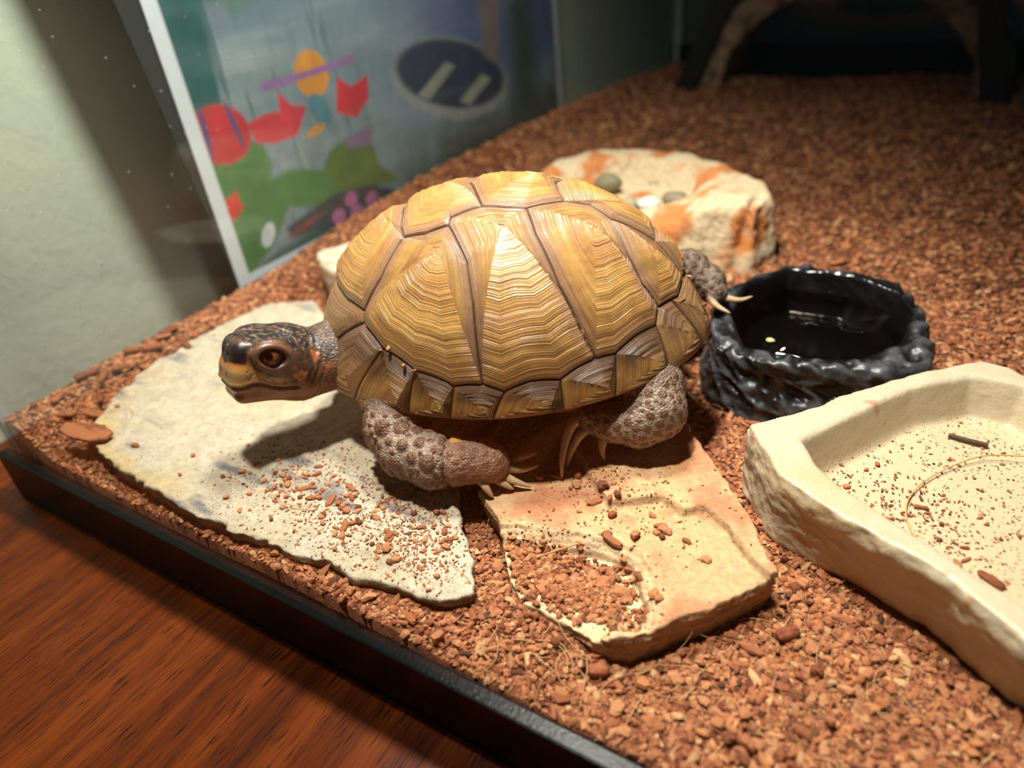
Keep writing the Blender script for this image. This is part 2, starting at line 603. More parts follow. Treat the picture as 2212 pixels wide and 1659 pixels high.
XP = GX - g - 0.0009
yy = np.linspace(0.1965, 0.537, 420)
zz = np.linspace(0.0122, 0.275, 330)
Y, Z = np.meshgrid(yy, zz, indexing='ij')
bow = 0.0004 * fbm2(Y * 30, Z * 22, 2, 40)
Vp = np.stack([XP + bow - 0.0004, Y - (Z - .012) * 0.025, Z], -1).reshape(-1, 3)
Vq = Vp - np.array([0.00025, 0, 0])
ny, nz = len(yy), len(zz)
k = np.arange((ny - 1) * nz).reshape(ny - 1, nz)[:, :-1].ravel()
F1 = np.stack([k, k + nz, k + nz + 1, k + 1], -1)
N_ = len(Vp)
bd = np.concatenate([np.arange(nz), np.arange(1, ny) * nz + nz - 1, (ny - 1) * nz + np.arange(nz - 2, -1, -1), np.arange(ny - 2, 0, -1) * nz])
F3 = np.stack([bd, np.roll(bd, -1), np.roll(bd, -1) + N_, bd + N_], -1)
cp = paint(Y.ravel() * 1000, Z.ravel() * 1000)
pic = obj('printed_picture', np.vstack([Vp, Vq]), np.vstack([F1, F1[:, ::-1] + N_, F3]),
          attr_mat('printed_paper', 0.55, 0.35), cols=np.vstack([cp, np.zeros_like(cp) + 0.7]))
tag(pic, 'white-bordered colour print of a pond scene behind the left glass', 'picture')
V, F = box((XP - .0022, .189, .012), (XP - .0012, .33, .272))
V[:, 1] += -(V[:, 2] - .05) * 0.11 + 0.004
V[V[:, 1] > .28, 1] = .33
bk = obj('backing_sheet', V, F, plain('dark_card', (40, 41, 40), 0.7), smooth=False)
tag(bk, 'dark grey card showing as a narrow strip behind the picture', 'card')

# ------------------------------------------------------------------ outlines of the stones and dishes (mm)
WSLAB = [(-244.4, 87.6), (-219.9, 83.2), (-205.2, 81.6), (-188.4, 81.2), (-183.9, 80.4), (-167.9, 80.6), (-149.6, 82.2), (-142.7, 82.8), (-134.7, 82.2), (-126.5, 84.6), (-115.7, 83.9), (-110.7, 85.7), (-101.0, 87.3), (-91.2, 88.3), (-86.8, 92.4), (-84.0, 96.4), (-93.9, 108.5), (-109.5, 125.4), (-118, 140.1), (-150, 175.0), (-222.1, 189.7), (-246.0, 202.7), (-264.2, 191.1), (-268.2, 154.8), (-267.0, 126.4), (-260.2, 109.4), (-250.6, 95.2)]
OSLAB = [(-102.9, 126.0), (-91.7, 119.2), (-83.0, 110.2), (-77.4, 103.0), (-72.4, 99.5), (-57.7, 98.2), (-46.3, 96.5), (-41.1, 98.6), (-28.9, 113.6), (-16.5, 130.9), (-29.9, 149.0), (-52.0, 174.2), (-66.4, 193.2), (-72.7, 192.8), (-92.8, 172.3), (-104.7, 148.8)]
O_UP = [(-92, 168), (-84.6, 153.9), (-75.4, 145.4), (-68.7, 139.1), (-64.1, 136.8), (-57.7, 140.2), (-51.9, 144.9), (-44.6, 141.8), (-40.3, 145.3), (-34.1, 142.8), (-28.3, 137.7), (-23.8, 133.1), (-15, 128), (-10, 140), (-60, 205), (-95, 190)]
O_LOW = [(-96, 110), (-89.9, 112.7), (-83.7, 116.4), (-73.3, 118.0), (-66.8, 120.6), (-58.0, 122.3), (-50.8, 121.6), (-45.6, 116.1), (-41.8, 110.7), (-40.8, 104.0), (-48, 99), (-52, 90), (-90, 90)]
DISH_OUT = [(-36.5, 172.0), (-31.3, 177.2), (-21.6, 189.1), (-13.4, 200.2), (-0.3, 216.5), (11.4, 227.3), (18.6, 233.0), (26.0, 232.0), (34, 226), (52, 212), (78, 190), (92, 165), (86, 138), (68, 122), (50, 117), (36.0, 121.5), (31.0, 123.3), (13.4, 135.5), (-6.1, 143.3), (-22, 151.2), (-28.4, 159)]
DISH_IN = [(-21.2, 170.5), (-15.3, 161.6), (-8.1, 155.3), (12.6, 143.3), (30.9, 133.3), (44, 129), (62, 133), (74, 146), (78, 164), (66, 186), (46, 205), (29.9, 222.0), (16.1, 221.3), (1.8, 207.9), (-10.2, 188.1)]
BLACK_OUT = [(-67.4, 225.1), (-71.2, 251.1), (-62.1, 267.6), (-53.9, 281.9), (-45.2, 286.3), (-24.6, 284.1), (-9.5, 281.7), (0.6, 262.7), (6.2, 238.8), (6.6, 224.6), (-3.8, 215.5), (-16.2, 212.4), (-27.6, 208.4), (-42.8, 205.5), (-60.2, 211.7)]
BLACK_IN = [(-61.0, 236.4), (-61.4, 258.6), (-50.5, 277.9), (-27.0, 278.7), (-9.4, 271.2), (-3.4, 256.6), (-4.6, 234.7), (-14.2, 221.5), (-31.1, 215.6), (-49.7, 215.7)]
BOWL_OUT = [(-204, 345), (-201, 365), (-183, 385), (-159, 395), (-130, 391), (-97, 373), (-76, 352), (-68, 332), (-74, 315), (-97, 309), (-130, 307), (-165, 310), (-195, 325)]
BACKSTONE = [(-243, 209), (-258, 222), (-254, 250), (-230, 262), (-205, 240), (-200, 215), (-222, 204)]

def z_sub(x, y):
    """height of the coir bed (m), x y in m"""
    z = 0.0060 * sstep(-0.15, -0.24, x) * sstep(0.085, 0.12, y) + 0.0095 * sstep(-0.255, -0.276, x)
    z = z + 0.006 * sstep(0.185, 0.30, y) * sstep(-0.12, -0.24, x)
    z = z + 0.004 * sstep(0.2, 0.35, y) - 0.012 * sstep(0.5, 0.78, y) * sstep(0.0, -0.25, x)
    z = z + 0.0022 * fbm2(x * 22, y * 22, 3, 60) + 0.004 * sstep(.3, .5, y) * fbm2(x * 12, y * 12, 3, 61)
    z = z - 0.0012 + 0.0042 * sstep(0.105, 0.088, y) * sstep(-0.078, -0.10, x)
    z = z + 0.0042 * np.exp(-(((x + .069) / .014) ** 2 + ((y - .099) / .010) ** 2))
    zi = (6.0 + 0.032 * np.clip(-84 - x * 1000, -30, 200)) / 1000 - 0.0035
    return np.where(poly_sdf(x * 1000, y * 1000, WSLAB) < 0.5, np.minimum(z, zi), z)

def h_wslab(x, y):
    """mm in, mm out"""
    z = 6.0 + 0.032 * np.clip(-84 - x, -30, 200)
    z = z + 0.5 * fbm2(x / 30, y / 30, 3, 70) + 0.25 * fbm2(x / 6, y / 6, 3, 71)
    n = fbm2(x / 25 + y / 60, y / 9, 3, 72)
    return z - 0.35 * sstep(0.1, 0.35, n)

def h_oslab(x, y):
    wob = 1.0 * fbm2(x / 5, y / 5, 3, 80)
    z = 9.6 + 0.2 * fbm2(x / 12, y / 12, 3, 81)
    up = poly_sdf(x + wob * .8, y + wob * .8, O_UP)
    lo = poly_sdf(x + wob, y + wob, O_LOW)
    z = z + 2.6 * sstep(0.9, -0.6, up)
    z = z - 1.4 * sstep(3.2, 1.6, lo) - 1.3 * sstep(1.6, 0.2, lo) - 2.4 * sstep(0.2, -1.4, lo)
    z = z + 0.9 * fbm2(x / 5 + y / 9, y / 1.8, 3, 83) * sstep(6, 0, np.abs(lo)) + 0.5 * sstep(0.0, 0.4, fbm2(x / 18, y / 5, 3, 84)) * sstep(12, 3, np.abs(lo))
    return z

def slab(poly, hfun, zb, h, slope=0.0, rnd=0.8, edge_noise=0.8, seed=0, amp=0.25):
    P = np.array(poly)
    lo = (P[:, 0].min() - 3, P[:, 1].min() - 3, zb - 1.5)
    xs = np.arange(lo[0], P[:, 0].max() + 3, h)
    ys = np.arange(lo[1], P[:, 1].max() + 3, h)
    X, Y = np.meshgrid(xs, ys, indexing='ij')
    nx = edge_noise * fbm2(X / 5, Y / 5, 3, seed)
    sd = poly_sdf(X + nx, Y + edge_noise * fbm2(X / 5, Y / 5, 3, seed + 5), P)
    H = hfun(X, Y)
    zs = np.arange(lo[2], H.max() + 2.0, h)
    strat = 0.5 * np.sin(zs * 2.2 + seed) + 0.35 * np.sin(zs * 4.7 + 1 + seed)
    vol = smax((sd[..., None] + slope * (H[..., None] - zs) + strat * 0.5), zs - H[..., None], rnd)
    vol = np.maximum(vol, (zb - zs)[None, None])
    V, F = nets(vol.astype(np.float32), lo, h)
    n = vnormals(V, F)
    V = V + n * (amp * fbm(V / 2.2, 3, seed + 9))[:, None]
    return V, F, n

def not_in(x, y, m=0.0):
    """True where the bed is open (mm)"""
    ok = np.ones(x.shape, bool)
    for p, e in ((WSLAB, 0), (OSLAB, 0), (DISH_OUT, -4 if m < 1 else 0), (BLACK_OUT, -2), (BOWL_OUT, -2), (BACKSTONE, 0)):
        ok &= poly_sdf(x, y, p) > m + e
    return ok

# ------------------------------------------------------------------ flat stones
V, F, n = slab(WSLAB, h_wslab, -1.0, 0.75, 0.25, 0.7, 1.8, 100, 0.34)
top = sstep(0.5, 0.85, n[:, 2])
x, y, z = V.T
n1, n2 = fbm2(x / 22, y / 22, 4, 103), fbm2(x / 28 + y / 50, y / 5, 4, 104)
c = np.zeros_like(V) + lin(190, 178, 154)
c = mix(c, lin(186, 168, 134), sstep(-0.1, 0.5, n1) * 0.8)
edge = poly_sdf(x, y, WSLAB)
c = mix(c, lin(196, 172, 118), sstep(-9, -2, edge + 6 * n1) * sstep(-170, -215, x) * sstep(110, 95, y) * 0.8)
c = mix(c, lin(104, 112, 116), sstep(0.10, 0.42, n2) * sstep(-0.3, 0.15, fbm2(x / 30, y / 30, 2, 105)) * sstep(-90, -140, x) * 0.95)
c = c * (1 + 0.16 * fbm2(x / 4.5, y / 4.5, 3, 107) + 0.20 * fbm2(x / 1.6, y / 1.6, 2, 108))[:, None]
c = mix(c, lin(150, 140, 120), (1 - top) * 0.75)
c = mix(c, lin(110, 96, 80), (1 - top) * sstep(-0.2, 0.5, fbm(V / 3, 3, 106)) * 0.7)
ws = obj('flat_stone', V / 1000, F, stone_mat('pale_slate', 1.0, 0.85, 900.0, 0.0007), cols=c)
tag(ws, 'large whitish flat stone slab under the turtle\'s head, beside the front glass', 'stone')

V, F, n = slab(OSLAB, h_oslab, -1.0, 0.5, 0.12, 0.45, 1.2, 120, 0.30)
x, y, z = V.T
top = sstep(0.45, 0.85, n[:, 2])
n1, n2 = fbm2(x / 16, y / 16, 4, 123), fbm2(x / 7, y / 7, 3, 124)
c = np.zeros_like(V) + lin(204, 166, 122)
c = mix(c, lin(192, 124, 86), sstep(-0.15, 0.4, n1 + 0.4 * n2) * 0.85)
c = mix(c, lin(204, 160, 98), sstep(0.2, 0.5, fbm2(x / 13, y / 13, 3, 125)) * 0.4)
lowm = sstep(6, -1, poly_sdf(x, y, O_LOW))
c = mix(c, lin(220, 200, 156), lowm * 0.8)
c = mix(c, lin(150, 150, 148), sstep(0.42, 0.6, fbm2(x / 5, y / 5, 3, 126)) * sstep(-40, -30, x) * 0.6)
c = c * (1 + 0.16 * fbm2(x / 3, y / 3, 3, 128) + 0.16 * fbm2(x / 1.1, y / 1.1, 2, 129))[:, None]
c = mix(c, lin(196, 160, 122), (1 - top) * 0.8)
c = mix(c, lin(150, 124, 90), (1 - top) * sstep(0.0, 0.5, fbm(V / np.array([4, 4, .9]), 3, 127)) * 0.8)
os_ = obj('flat_stone', V / 1000, F, stone_mat('orange_sandstone', 0.75, 0.85, 1000.0, 0.0006), cols=c)
tag(os_, 'stepped orange and cream sandstone slab under the turtle\'s hind foot', 'stone')

V, F, n = slab(BACKSTONE, lambda x, y: 27 - 0.10 * (y - 209) + 1.2 * fbm2(x / 15, y / 15, 3, 140), 5.0, 1.1, 0.12, 2.5, 2.0, 141, 0.6)
c = mix(np.zeros_like(V) + lin(220, 200, 176), lin(188, 160, 130), sstep(0, .6, fbm(V / 14, 3, 142)))
st = obj('rock', V / 1000, F, stone_mat('beige_rock', 0.2), cols=c)
tag(st, 'small beige upright rock half hidden behind the front of the shell', 'rock')

# ------------------------------------------------------------------ coir bed
def bed_axis(a, b, dens):
    out = [a]
    while out[-1] < b: out.append(out[-1] + dens(out[-1]))
    return np.array(out[:-1] + [b])
xs = np.linspace(GX + .0004, GXR - .0004, 380)
ys = bed_axis(GY + .0014, GYB - .0006, lambda t: 0.0007 + 0.0055 * sstep(.16, .6, t))
X, Y = np.meshgrid(xs, ys, indexing='ij')
Z = z_sub(X, Y)
rough_bed = fbm2(X * 480, Y * 480, 3, 65)
Z = Z + 0.0009 * rough_bed
Vb = np.stack([X, Y, Z], -1).reshape(-1, 3)
nx_, ny_ = len(xs), len(ys)
k = np.arange((nx_ - 1) * ny_).reshape(nx_ - 1, ny_)[:, :-1].ravel()
Fb = np.stack([k, k + ny_, k + ny_ + 1, k + 1], -1)
cb = mix(np.zeros_like(Vb) + lin(146, 90, 60), lin(80, 48, 34), sstep(0.2, -0.5, rough_bed.ravel()))
# side skirt down to the tank floor so the bed has a body behind the glass
bd = np.concatenate([np.arange(ny_), np.arange(1, nx_) * ny_ + ny_ - 1, (nx_ - 1) * ny_ + np.arange(ny_ - 2, -1, -1), np.arange(nx_ - 2, 0, -1) * ny_])
Vs = Vb[bd].copy()
Vs[:, 2] = ZT + 0.0045
nb = len(bd)
j = np.arange(nb)
Fs = np.stack([bd, bd[(j + 1) % nb], len(Vb) + (j + 1) % nb, len(Vb) + j], -1)
coir_m = attr_mat('coir', 0.9, 0.15, (700.0, 0.6), (1200.0, 0.8, 0.0008))
bed = obj('coir_bed', np.vstack([Vb, Vs]), np.vstack([Fb, Fs]), coir_m, cols=np.vstack([cb, cb[bd]]))
tag(bed, 'loose reddish brown coconut coir bedding filling the terrarium', 'bedding', kind='stuff')

PHI = (1 + 5 ** .5) / 2
ICO = np.array([(-1, PHI, 0), (1, PHI, 0), (-1, -PHI, 0), (1, -PHI, 0), (0, -1, PHI), (0, 1, PHI), (0, -1, -PHI), (0, 1, -PHI), (PHI, 0, -1), (PHI, 0, 1), (-PHI, 0, -1), (-PHI, 0, 1)]) / math.hypot(1, PHI)
ICF = np.array([(0, 11, 5), (0, 5, 1), (0, 1, 7), (0, 7, 10), (0, 10, 11), (1, 5, 9), (5, 11, 4), (11, 10, 2), (10, 7, 6), (7, 1, 8), (3, 9, 4), (3, 4, 2), (3, 2, 6), (3, 6, 8), (3, 8, 9), (4, 9, 5), (2, 4, 11), (6, 2, 10), (8, 6, 7), (9, 8, 1)])
CHIP_COLS = np.array([lin(190, 126, 92), lin(178, 112, 80), lin(204, 144, 106), lin(160, 98, 70), lin(136, 82, 60), lin(216, 168, 126), lin(196, 130, 90), lin(104, 68, 54)]) * np.array([0.96, 0.95, 0.84])
CHIP_P = np.array([.22, .2, .16, .14, .08, .07, .1, .03])

def scatter(n, pos, size, stretch, flat, rng):
    """n irregular chips at pos (n,3) m; returns V, F, colours"""
    s = size[:, None]
    B = ICO[None] * (1 + 0.34 * rng.uniform(-1, 1, (n, 12, 1)))
    B = B * np.stack([stretch, np.ones(n), flat], -1)[:, None] * (s[:, None] * 0.5)
    yaw = rng.uniform(0, 2 * np.pi, n)
    tilt = rng.normal(0, 0.38, n)
    cy, sy, ct, st_ = np.cos(yaw), np.sin(yaw), np.cos(tilt), np.sin(tilt)
    x, y, z = B[..., 0], B[..., 1], B[..., 2]
    x, z = x * ct[:, None] - z * st_[:, None], x * st_[:, None] + z * ct[:, None]
    x, y = x * cy[:, None] - y * sy[:, None], x * sy[:, None] + y * cy[:, None]
    V = np.stack([x, y, z], -1) + pos[:, None]
    F = ICF[None] + (np.arange(n) * 12)[:, None, None]
    C = CHIP_COLS[rng.choice(8, n, p=CHIP_P)] * rng.uniform(.8, 1.18, (n, 1))
    return V.reshape(-1, 3), F.reshape(-1, 3), np.repeat(C, 12, 0)

parts = []
for (y0, y1, dens, smin_, smax_) in ((GY + .0018, .20, 150e4, .0007, .0030), (.20, .33, 40e4, .0012, .0034), (.33, .50, 15e4, .0016, .0040), (.50, GYB - .006, 7e4, .0022, .0050)):
    x0, x1 = GX + .002, 0.125
    n = int(dens * (x1 - x0) * (y1 - y0))
    px, py = RNG.uniform(x0, x1, n), RNG.uniform(y0, y1, n)
    ok = not_in(px * 1000, py * 1000, 0.3)
    px, py = px[ok], py[ok]
    n = len(px)
    s = smin_ + (smax_ - smin_) * RNG.beta(1.1, 4.0, n)
    pz = z_sub(px, py) + s * RNG.uniform(-0.1, 0.55, n) + 0.0007 * fbm2(px * 260, py * 260, 2, 66)
    st_ = np.where(RNG.random(n) < .30, RNG.uniform(1.5, 3.0, n), RNG.uniform(1.0, 1.5, n))
    parts.append(scatter(n, np.stack([px, py, pz], -1), s, st_, RNG.uniform(.5, .9, n), RNG))
off = 0
VV, FF, CC = [], [], []
for V, F, C in parts:
    VV.append(V); FF.append(F + off); CC.append(C)
    off += len(V)
chip_m = attr_mat('coconut_chip', 0.88, 0.2, (1500.0, 0.45))
gr = obj('coir_granules', np.vstack(VV), np.vstack(FF), chip_m, cols=np.vstack(CC), smooth=False)
tag(gr, 'countless small reddish brown coconut granules covering the bedding', 'bedding', kind='stuff')

def fibres(n, pos, length, rad, rng, curl=0.6, lift=0.35):
    V, F, C = [], [], []
    o = 0
    for i in range(n):
        a = rng.uniform(0, 2 * np.pi)
        m = 7
        st = length[i] / m
        p = np.array(pos[i], float)
        el_ = rng.normal(0.1, lift)
        pts = [p.copy()]
        da = rng.normal(0, curl / m * 3)
        for q in range(m):
            a += da + rng.normal(0, curl / m)
            el_ -= 0.12
            p = p + st * np.array([math.cos(a) * math.cos(el_), math.sin(a) * math.cos(el_), math.sin(el_)])
            p[2] = max(p[2], pos[i][2] - 0.0006)
            pts.append(p.copy())
        v, f = tube(pts, rad[i] * np.linspace(1, .6, m + 1), 3)
        V.append(v); F.append(f + o); o += len(v)
        C.append(np.tile(mix(lin(196, 142, 92), lin(216, 176, 122), rng.random())[None] if False else (lin(190, 134, 88) * (1 - (t := rng.random())) + lin(218, 180, 128) * t)[None], (len(v), 1)))
    return np.vstack(V), np.vstack(F), np.vstack(C)

fx, fy = [], []
for (xa, xb, ya, yb, n) in ((-.12, .11, .082, .17, 900), (-.28, -.20, .083, .13, 90), (-.10, -.06, .09, .115, 40), (-.284 + .004, .1, .17, .45, 130)):
    fx.append(RNG.uniform(xa, xb, n)); fy.append(RNG.uniform(ya, yb, n))
fx, fy = np.concatenate(fx), np.concatenate(fy)
ok = not_in(fx * 1000, fy * 1000, 1.5) & (fx > GX + .012) & (fy > GY + .010)
fx, fy = fx[ok], fy[ok]
n = len(fx)
V, F, C = fibres(n, np.stack([fx, fy, z_sub(fx, fy) + .0012], -1), RNG.uniform(.006, .022, n), RNG.uniform(.00008, .00017, n), RNG)
V[:, 1] = np.maximum(V[:, 1], GY + .0016)
V[:, 0] = np.maximum(V[:, 0], GX + .0006)
fibre_m = attr_mat('coir_fibre', 0.6, 0.3)
fb = obj('coir_fibres', V, F, fibre_m, cols=C)
tag(fb, 'fine pale curly coir fibres tangled over the bedding', 'fibres', kind='stuff')

# ------------------------------------------------------------------ cream feeding dish
h = 0.8
lo, hi = (-42, 112, -2), (97, 238, 26)
ax, (X, Y, Z) = grid(lo, hi, h)
X2, Y2 = X[:, :, 0], Y[:, :, 0]
so = poly_sdf(X2, Y2, DISH_OUT) + 1.2 * fbm2(X2 / 9, Y2 / 9, 3, 150)
si = poly_sdf(X2, Y2, DISH_IN) + 0.5 * fbm2(X2 / 12, Y2 / 12, 2, 151)
zt = 23.5 + 0.5 * fbm2(X2 / 14, Y2 / 14, 3, 152)
mid = -2.5 * sstep(0, 10, Z) * sstep(22, 10, Z)
fl_ = sstep(-10, 20, 0.5 * (X2 - 0) - 0.9 * (Y2 - 160) + 5)
body = smax(smax(so[..., None] + 0.28 * fl_[..., None] * np.clip(20.5 - Z, 0, 22) + 0.5 * sstep(20, 23, Z), Z - zt[..., None], 0.6), -1.2 - Z, 0.8)
cav = smax(si[..., None] + 0.22 * (21 - Z), (10.5 + 0.4 * fbm2(X2 / 20, Y2 / 20, 2, 153))[..., None] - Z, 2.0)
vol = smax(body, -cav, 1.6)
V, F = nets(vol.astype(np.float32), lo, h)
n = vnormals(V, F)
outer = sstep(1.5, -1.0, poly_sdf(V[:, 0], V[:, 1], DISH_OUT) + 4.5 * (1 - np.abs(n[:, 2])))
ff = fbm(V / np.array([5, 5, 3]), 4, 154)
side = sstep(0.6, 0.1, n[:, 2]) * (poly_sdf(V[:, 0], V[:, 1], DISH_OUT) > -5)
V = V + n * (0.75 * ff * (0.3 + side) + 0.5 * side * fbm(V / 11, 3, 155))[:, None]
x, y, z = V.T
fl = sstep(-1, -4, poly_sdf(x, y, DISH_IN)) * sstep(15, 12, z)
c = np.zeros_like(V) + lin(200, 186, 156)
c = mix(c, lin(192, 164, 120), sstep(0.0, 0.55, fbm(V / 16, 3, 156)) * 0.7)
c = mix(c, lin(208, 184, 148), fl)
c = mix(c, lin(176, 98, 62), sstep(0.45, 0.62, fbm(V / 7, 3, 157)) * (1 - fl) * 0.55)
dm = NT('cream_resin')
cc = dm.attr('Col')
sp = dm.math('LESS_THAN', dm.vor(900.0), dm.mapr(dm.noise(45.0, 2), 0.4, 0.7, 0.10, 0.30))
cc = dm.mixc(dm.math('MULTIPLY', dm.math('MULTIPLY', sp, 0.8), dm.attr('dirt', 'Fac')), cc, lin(104, 66, 46))
dm = dm.done(cc, 0.34, dm.bump(dm.noise(420.0, 4, 0.6), 0.45, 0.0008), **{'Specular IOR Level': 0.5})
dish = obj('feeding_dish', V / 1000, F, dm, cols=c, attrs={'dirt': np.clip(0.18 + fl, 0, 1)})
tag(dish, 'cream stone-look resin feeding dish with a sunken speckled floor at right', 'dish')

# ------------------------------------------------------------------ black water dish
h = 0.8
lo, hi = (-78, 198, -2), (15, 292, 31)
ax, (X, Y, Z) = grid(lo, hi, h)
X2, Y2 = X[:, :, 0], Y[:, :, 0]
so = poly_sdf(X2, Y2, BLACK_OUT)
si = poly_sdf(X2, Y2, BLACK_IN)
lowf = sstep(250, 210, Y2 + 0.2 * X2)
zt = 25.0 + 1.2 * fbm2(X2 / 8, Y2 / 8, 3, 160) - 2.6 * lowf
body = smax(smax(so[..., None] + 0.10 * (Z - 5) + 1.5 * sstep(6, 14, Z) * sstep(22, 14, Z), Z - zt[..., None], 2.0), -1.2 - Z, 0.8)
cav = smax(si[..., None] + 0.16 * (24 - Z), 7.0 - Z, 3.0)
V, F = nets(smax(body, -cav, 1.2).astype(np.float32), lo, h)
n = vnormals(V, F)
x, y, z = V.T
side = sstep(-0.5, 2.5, poly_sdf(x, y, BLACK_IN) + 0.16 * (24 - z))
ridge = 1 - np.abs(fbm(np.stack([(x + y * .4) / 11, (y - x * .3) / 11, (z + .35 * x) / 5.0], -1), 4, 162)) * 2.4
V = V + n * (side * (1.9 * np.clip(ridge, -1, 1) - 0.9 + 0.7 * fbm(V / 2.6, 3, 163)))[:, None]
grey = sstep(0.35, 0.95, ridge) * side  # matte highlights on the ridges, painted as grey into the colour
bm_ = NT('black_glazed_resin')
cc = bm_.attr('Col')
bm_ = bm_.done(cc, bm_.mapr(bm_.attr('wall', 'Fac'), 0, 1, 0.08, 0.40), bm_.bump(bm_.noise(420.0, 4, 0.6), 0.2, 0.0005), **{'Specular IOR Level': 0.55})
c = mix(np.zeros_like(V) + lin(17, 17, 18), lin(96, 96, 98), grey * 0.5)
bd_ = obj('water_dish', V / 1000, F, bm_, cols=c, attrs={'wall': side})
tag(bd_, 'glossy black rock-look water dish beside the turtle\'s rear', 'dish')
# water
a = np.linspace(0, 2 * np.pi, 72, endpoint=False)
PW = np.array(BLACK_IN, float)
cw = PW.mean(0)
def ray_poly(c0, poly, ang, shrink):
    out = []
    P = np.array(poly, float)
    for t in ang:
        d = np.array([math.cos(t), math.sin(t)])
        best = 1e9
        for i in range(len(P)):
            p0, e = P[i], P[(i + 1) % len(P)] - P[i]
            den = d[0] * e[1] - d[1] * e[0]
            if abs(den) < 1e-9: continue
            w = p0 - c0
            tt = (w[0] * e[1] - w[1] * e[0]) / den
            uu = (w[0] * d[1] - w[1] * d[0]) / den
            if tt > 0 and -1e-6 <= uu <= 1 + 1e-6: best = min(best, tt)
        out.append(c0 + d * (best - shrink))
    return np.array(out)
ring = ray_poly(cw, BLACK_IN, a, 1.0)
Vw = np.vstack([[[*cw, 16.5]], np.c_[ring, np.full(72, 16.5)], np.c_[ring - (ring - cw) * .06, np.full(72, 10.0)]]) / 1000
j = np.arange(72)
Fw = np.vstack([np.stack([np.zeros(72, int), 1 + j, 1 + (j + 1) % 72], -1), np.stack([1 + j, 73 + j, 73 + (j + 1) % 72], -1), np.stack([1 + j, 73 + (j + 1) % 72, 1 + (j + 1) % 72], -1)])
wm = NT('water')
wm.t.nodes.remove(wm.b)
tr = wm.n('ShaderNodeBsdfTransparent'); tr.inputs[0].default_value = (.62, .60, .56, 1)
gl = wm.n('ShaderNodeBsdfGlossy'); gl.inputs['Roughness'].default_value = 0.02
lw = wm.n('ShaderNodeLayerWeight'); lw.inputs['Blend'].default_value = 0.5
mx = wm.n('ShaderNodeMixShader')
wm.l(wm.math('ADD', wm.math('MULTIPLY', wm.math('POWER', lw.outputs['Facing'], 4.0), 0.8), 0.03), mx.inputs[0])
wm.l(tr.outputs[0], mx.inputs[1]); wm.l(gl.outputs[0], mx.inputs[2])
wm.l(mx.outputs[0], wm.out.inputs['Surface'])
wt = obj('water', Vw, Fw, wm.m)
tag(wt, 'still dark water standing in the black dish', 'water')

# ------------------------------------------------------------------ rock bowl with pebbles
h = 1.2
lo, hi = (-212, 300, 0), (-60, 402, 46)
ax, (X, Y, Z) = grid(lo, hi, h)
X2, Y2 = X[:, :, 0], Y[:, :, 0]
so = poly_sdf(X2, Y2, BOWL_OUT) + 2.0 * fbm2(X2 / 15, Y2 / 15, 3, 170)
zt = 36 + 1.5 * fbm2(X2 / 20, Y2 / 20, 3, 171) - 11 * sstep(345, 312, Y2) * sstep(-92, -116, X2)
body = smax(smax(so[..., None] + 0.12 * (Z - 10), Z - zt[..., None], 6.0), 1.0 - Z, 1.0)
r = np.hypot((X2 + 148) / 40, (Y2 - 343) / 27)
cav = smax(((r - 1) * 28)[..., None] + 0.6 * (33 - Z), 21.5 - Z, 4.0)
V, F = nets(smax(body, -cav, 4.0).astype(np.float32), lo, h)
n = vnormals(V, F)
V = V + n * (1.5 * fbm(V / 9, 4, 172) + 0.9 * fbm(V / 3, 3, 173))[:, None]
x, y, z = V.T
crease = np.exp(-((x + 82 - 0.15 * z) / 2.6) ** 2) * sstep(340, 325, y)
V = V - n * (3.0 * crease)[:, None]
c = np.zeros_like(V) + lin(204, 182, 146)
c = mix(c, lin(192, 118, 60), sstep(0.02, 0.32, fbm(V / np.array([16, 16, 22]), 3, 174)) * 0.95)
c = mix(c, lin(176, 160, 138), sstep(0.1, 0.6, fbm(V / 10, 3, 175)) * sstep(-85, -70, x) * 0.8)
c = mix(c, lin(120, 104, 84), sstep(0.35, 0.6, fbm(V / 5, 3, 176)) * 0.5)
bw = obj('rock_bowl', V / 1000, F, stone_mat('sandy_rock', 0.0, 0.8, 500.0, 0.0015), cols=c)
tag(bw, 'round sandy rock bowl with orange stains behind the turtle', 'rock bowl')
def pebble(x, y, z, sx, sy, sz, rgb, label, name='pebble', seed=0):
    b = 9
    th, ph = np.linspace(0, np.pi, b), np.linspace(0, 2 * np.pi, 14, endpoint=False)
    T, Pp = np.meshgrid(th, ph, indexing='ij')
    U = np.stack([np.sin(T) * np.cos(Pp), np.sin(T) * np.sin(Pp), np.cos(T)], -1).reshape(-1, 3)
    U = U * (1 + 0.22 * fbm(U * 1.5 + seed, 2, 180 + seed))[:, None] * np.array([sx, sy, sz])
    k = np.arange((b - 1) * 14)
    i, jj = k // 14, k % 14
    Fp = np.stack([i * 14 + jj, (i + 1) * 14 + jj, (i + 1) * 14 + (jj + 1) % 14, i * 14 + (jj + 1) % 14], -1)
    o = obj(name, (U + [x, y, z]) / 1000, Fp, plain('pebble_%d' % seed, rgb, 0.6, 0.4, (300.0, 0.3, 0.001)))
    return tag(o, label, 'pebble')
pebble(-163, 352, 27, 8, 6, 5.5, (120, 112, 84), 'olive grey angular pebble at the far side of the rock bowl', seed=1)
pebble(-131, 331, 25.5, 5.5, 4.5, 3.6, (222, 222, 212), 'white oval pebble in the rock bowl', seed=2)
pebble(-119, 336, 27, 6.5, 5, 4.5, (126, 116, 92), 'grey pebble right of the white pebble in the rock bowl', seed=3)
pebble(-141, 330, 25, 5, 4, 3.2, (150, 148, 124), 'pale green-grey pebble left of the white pebble in the rock bowl', seed=4)
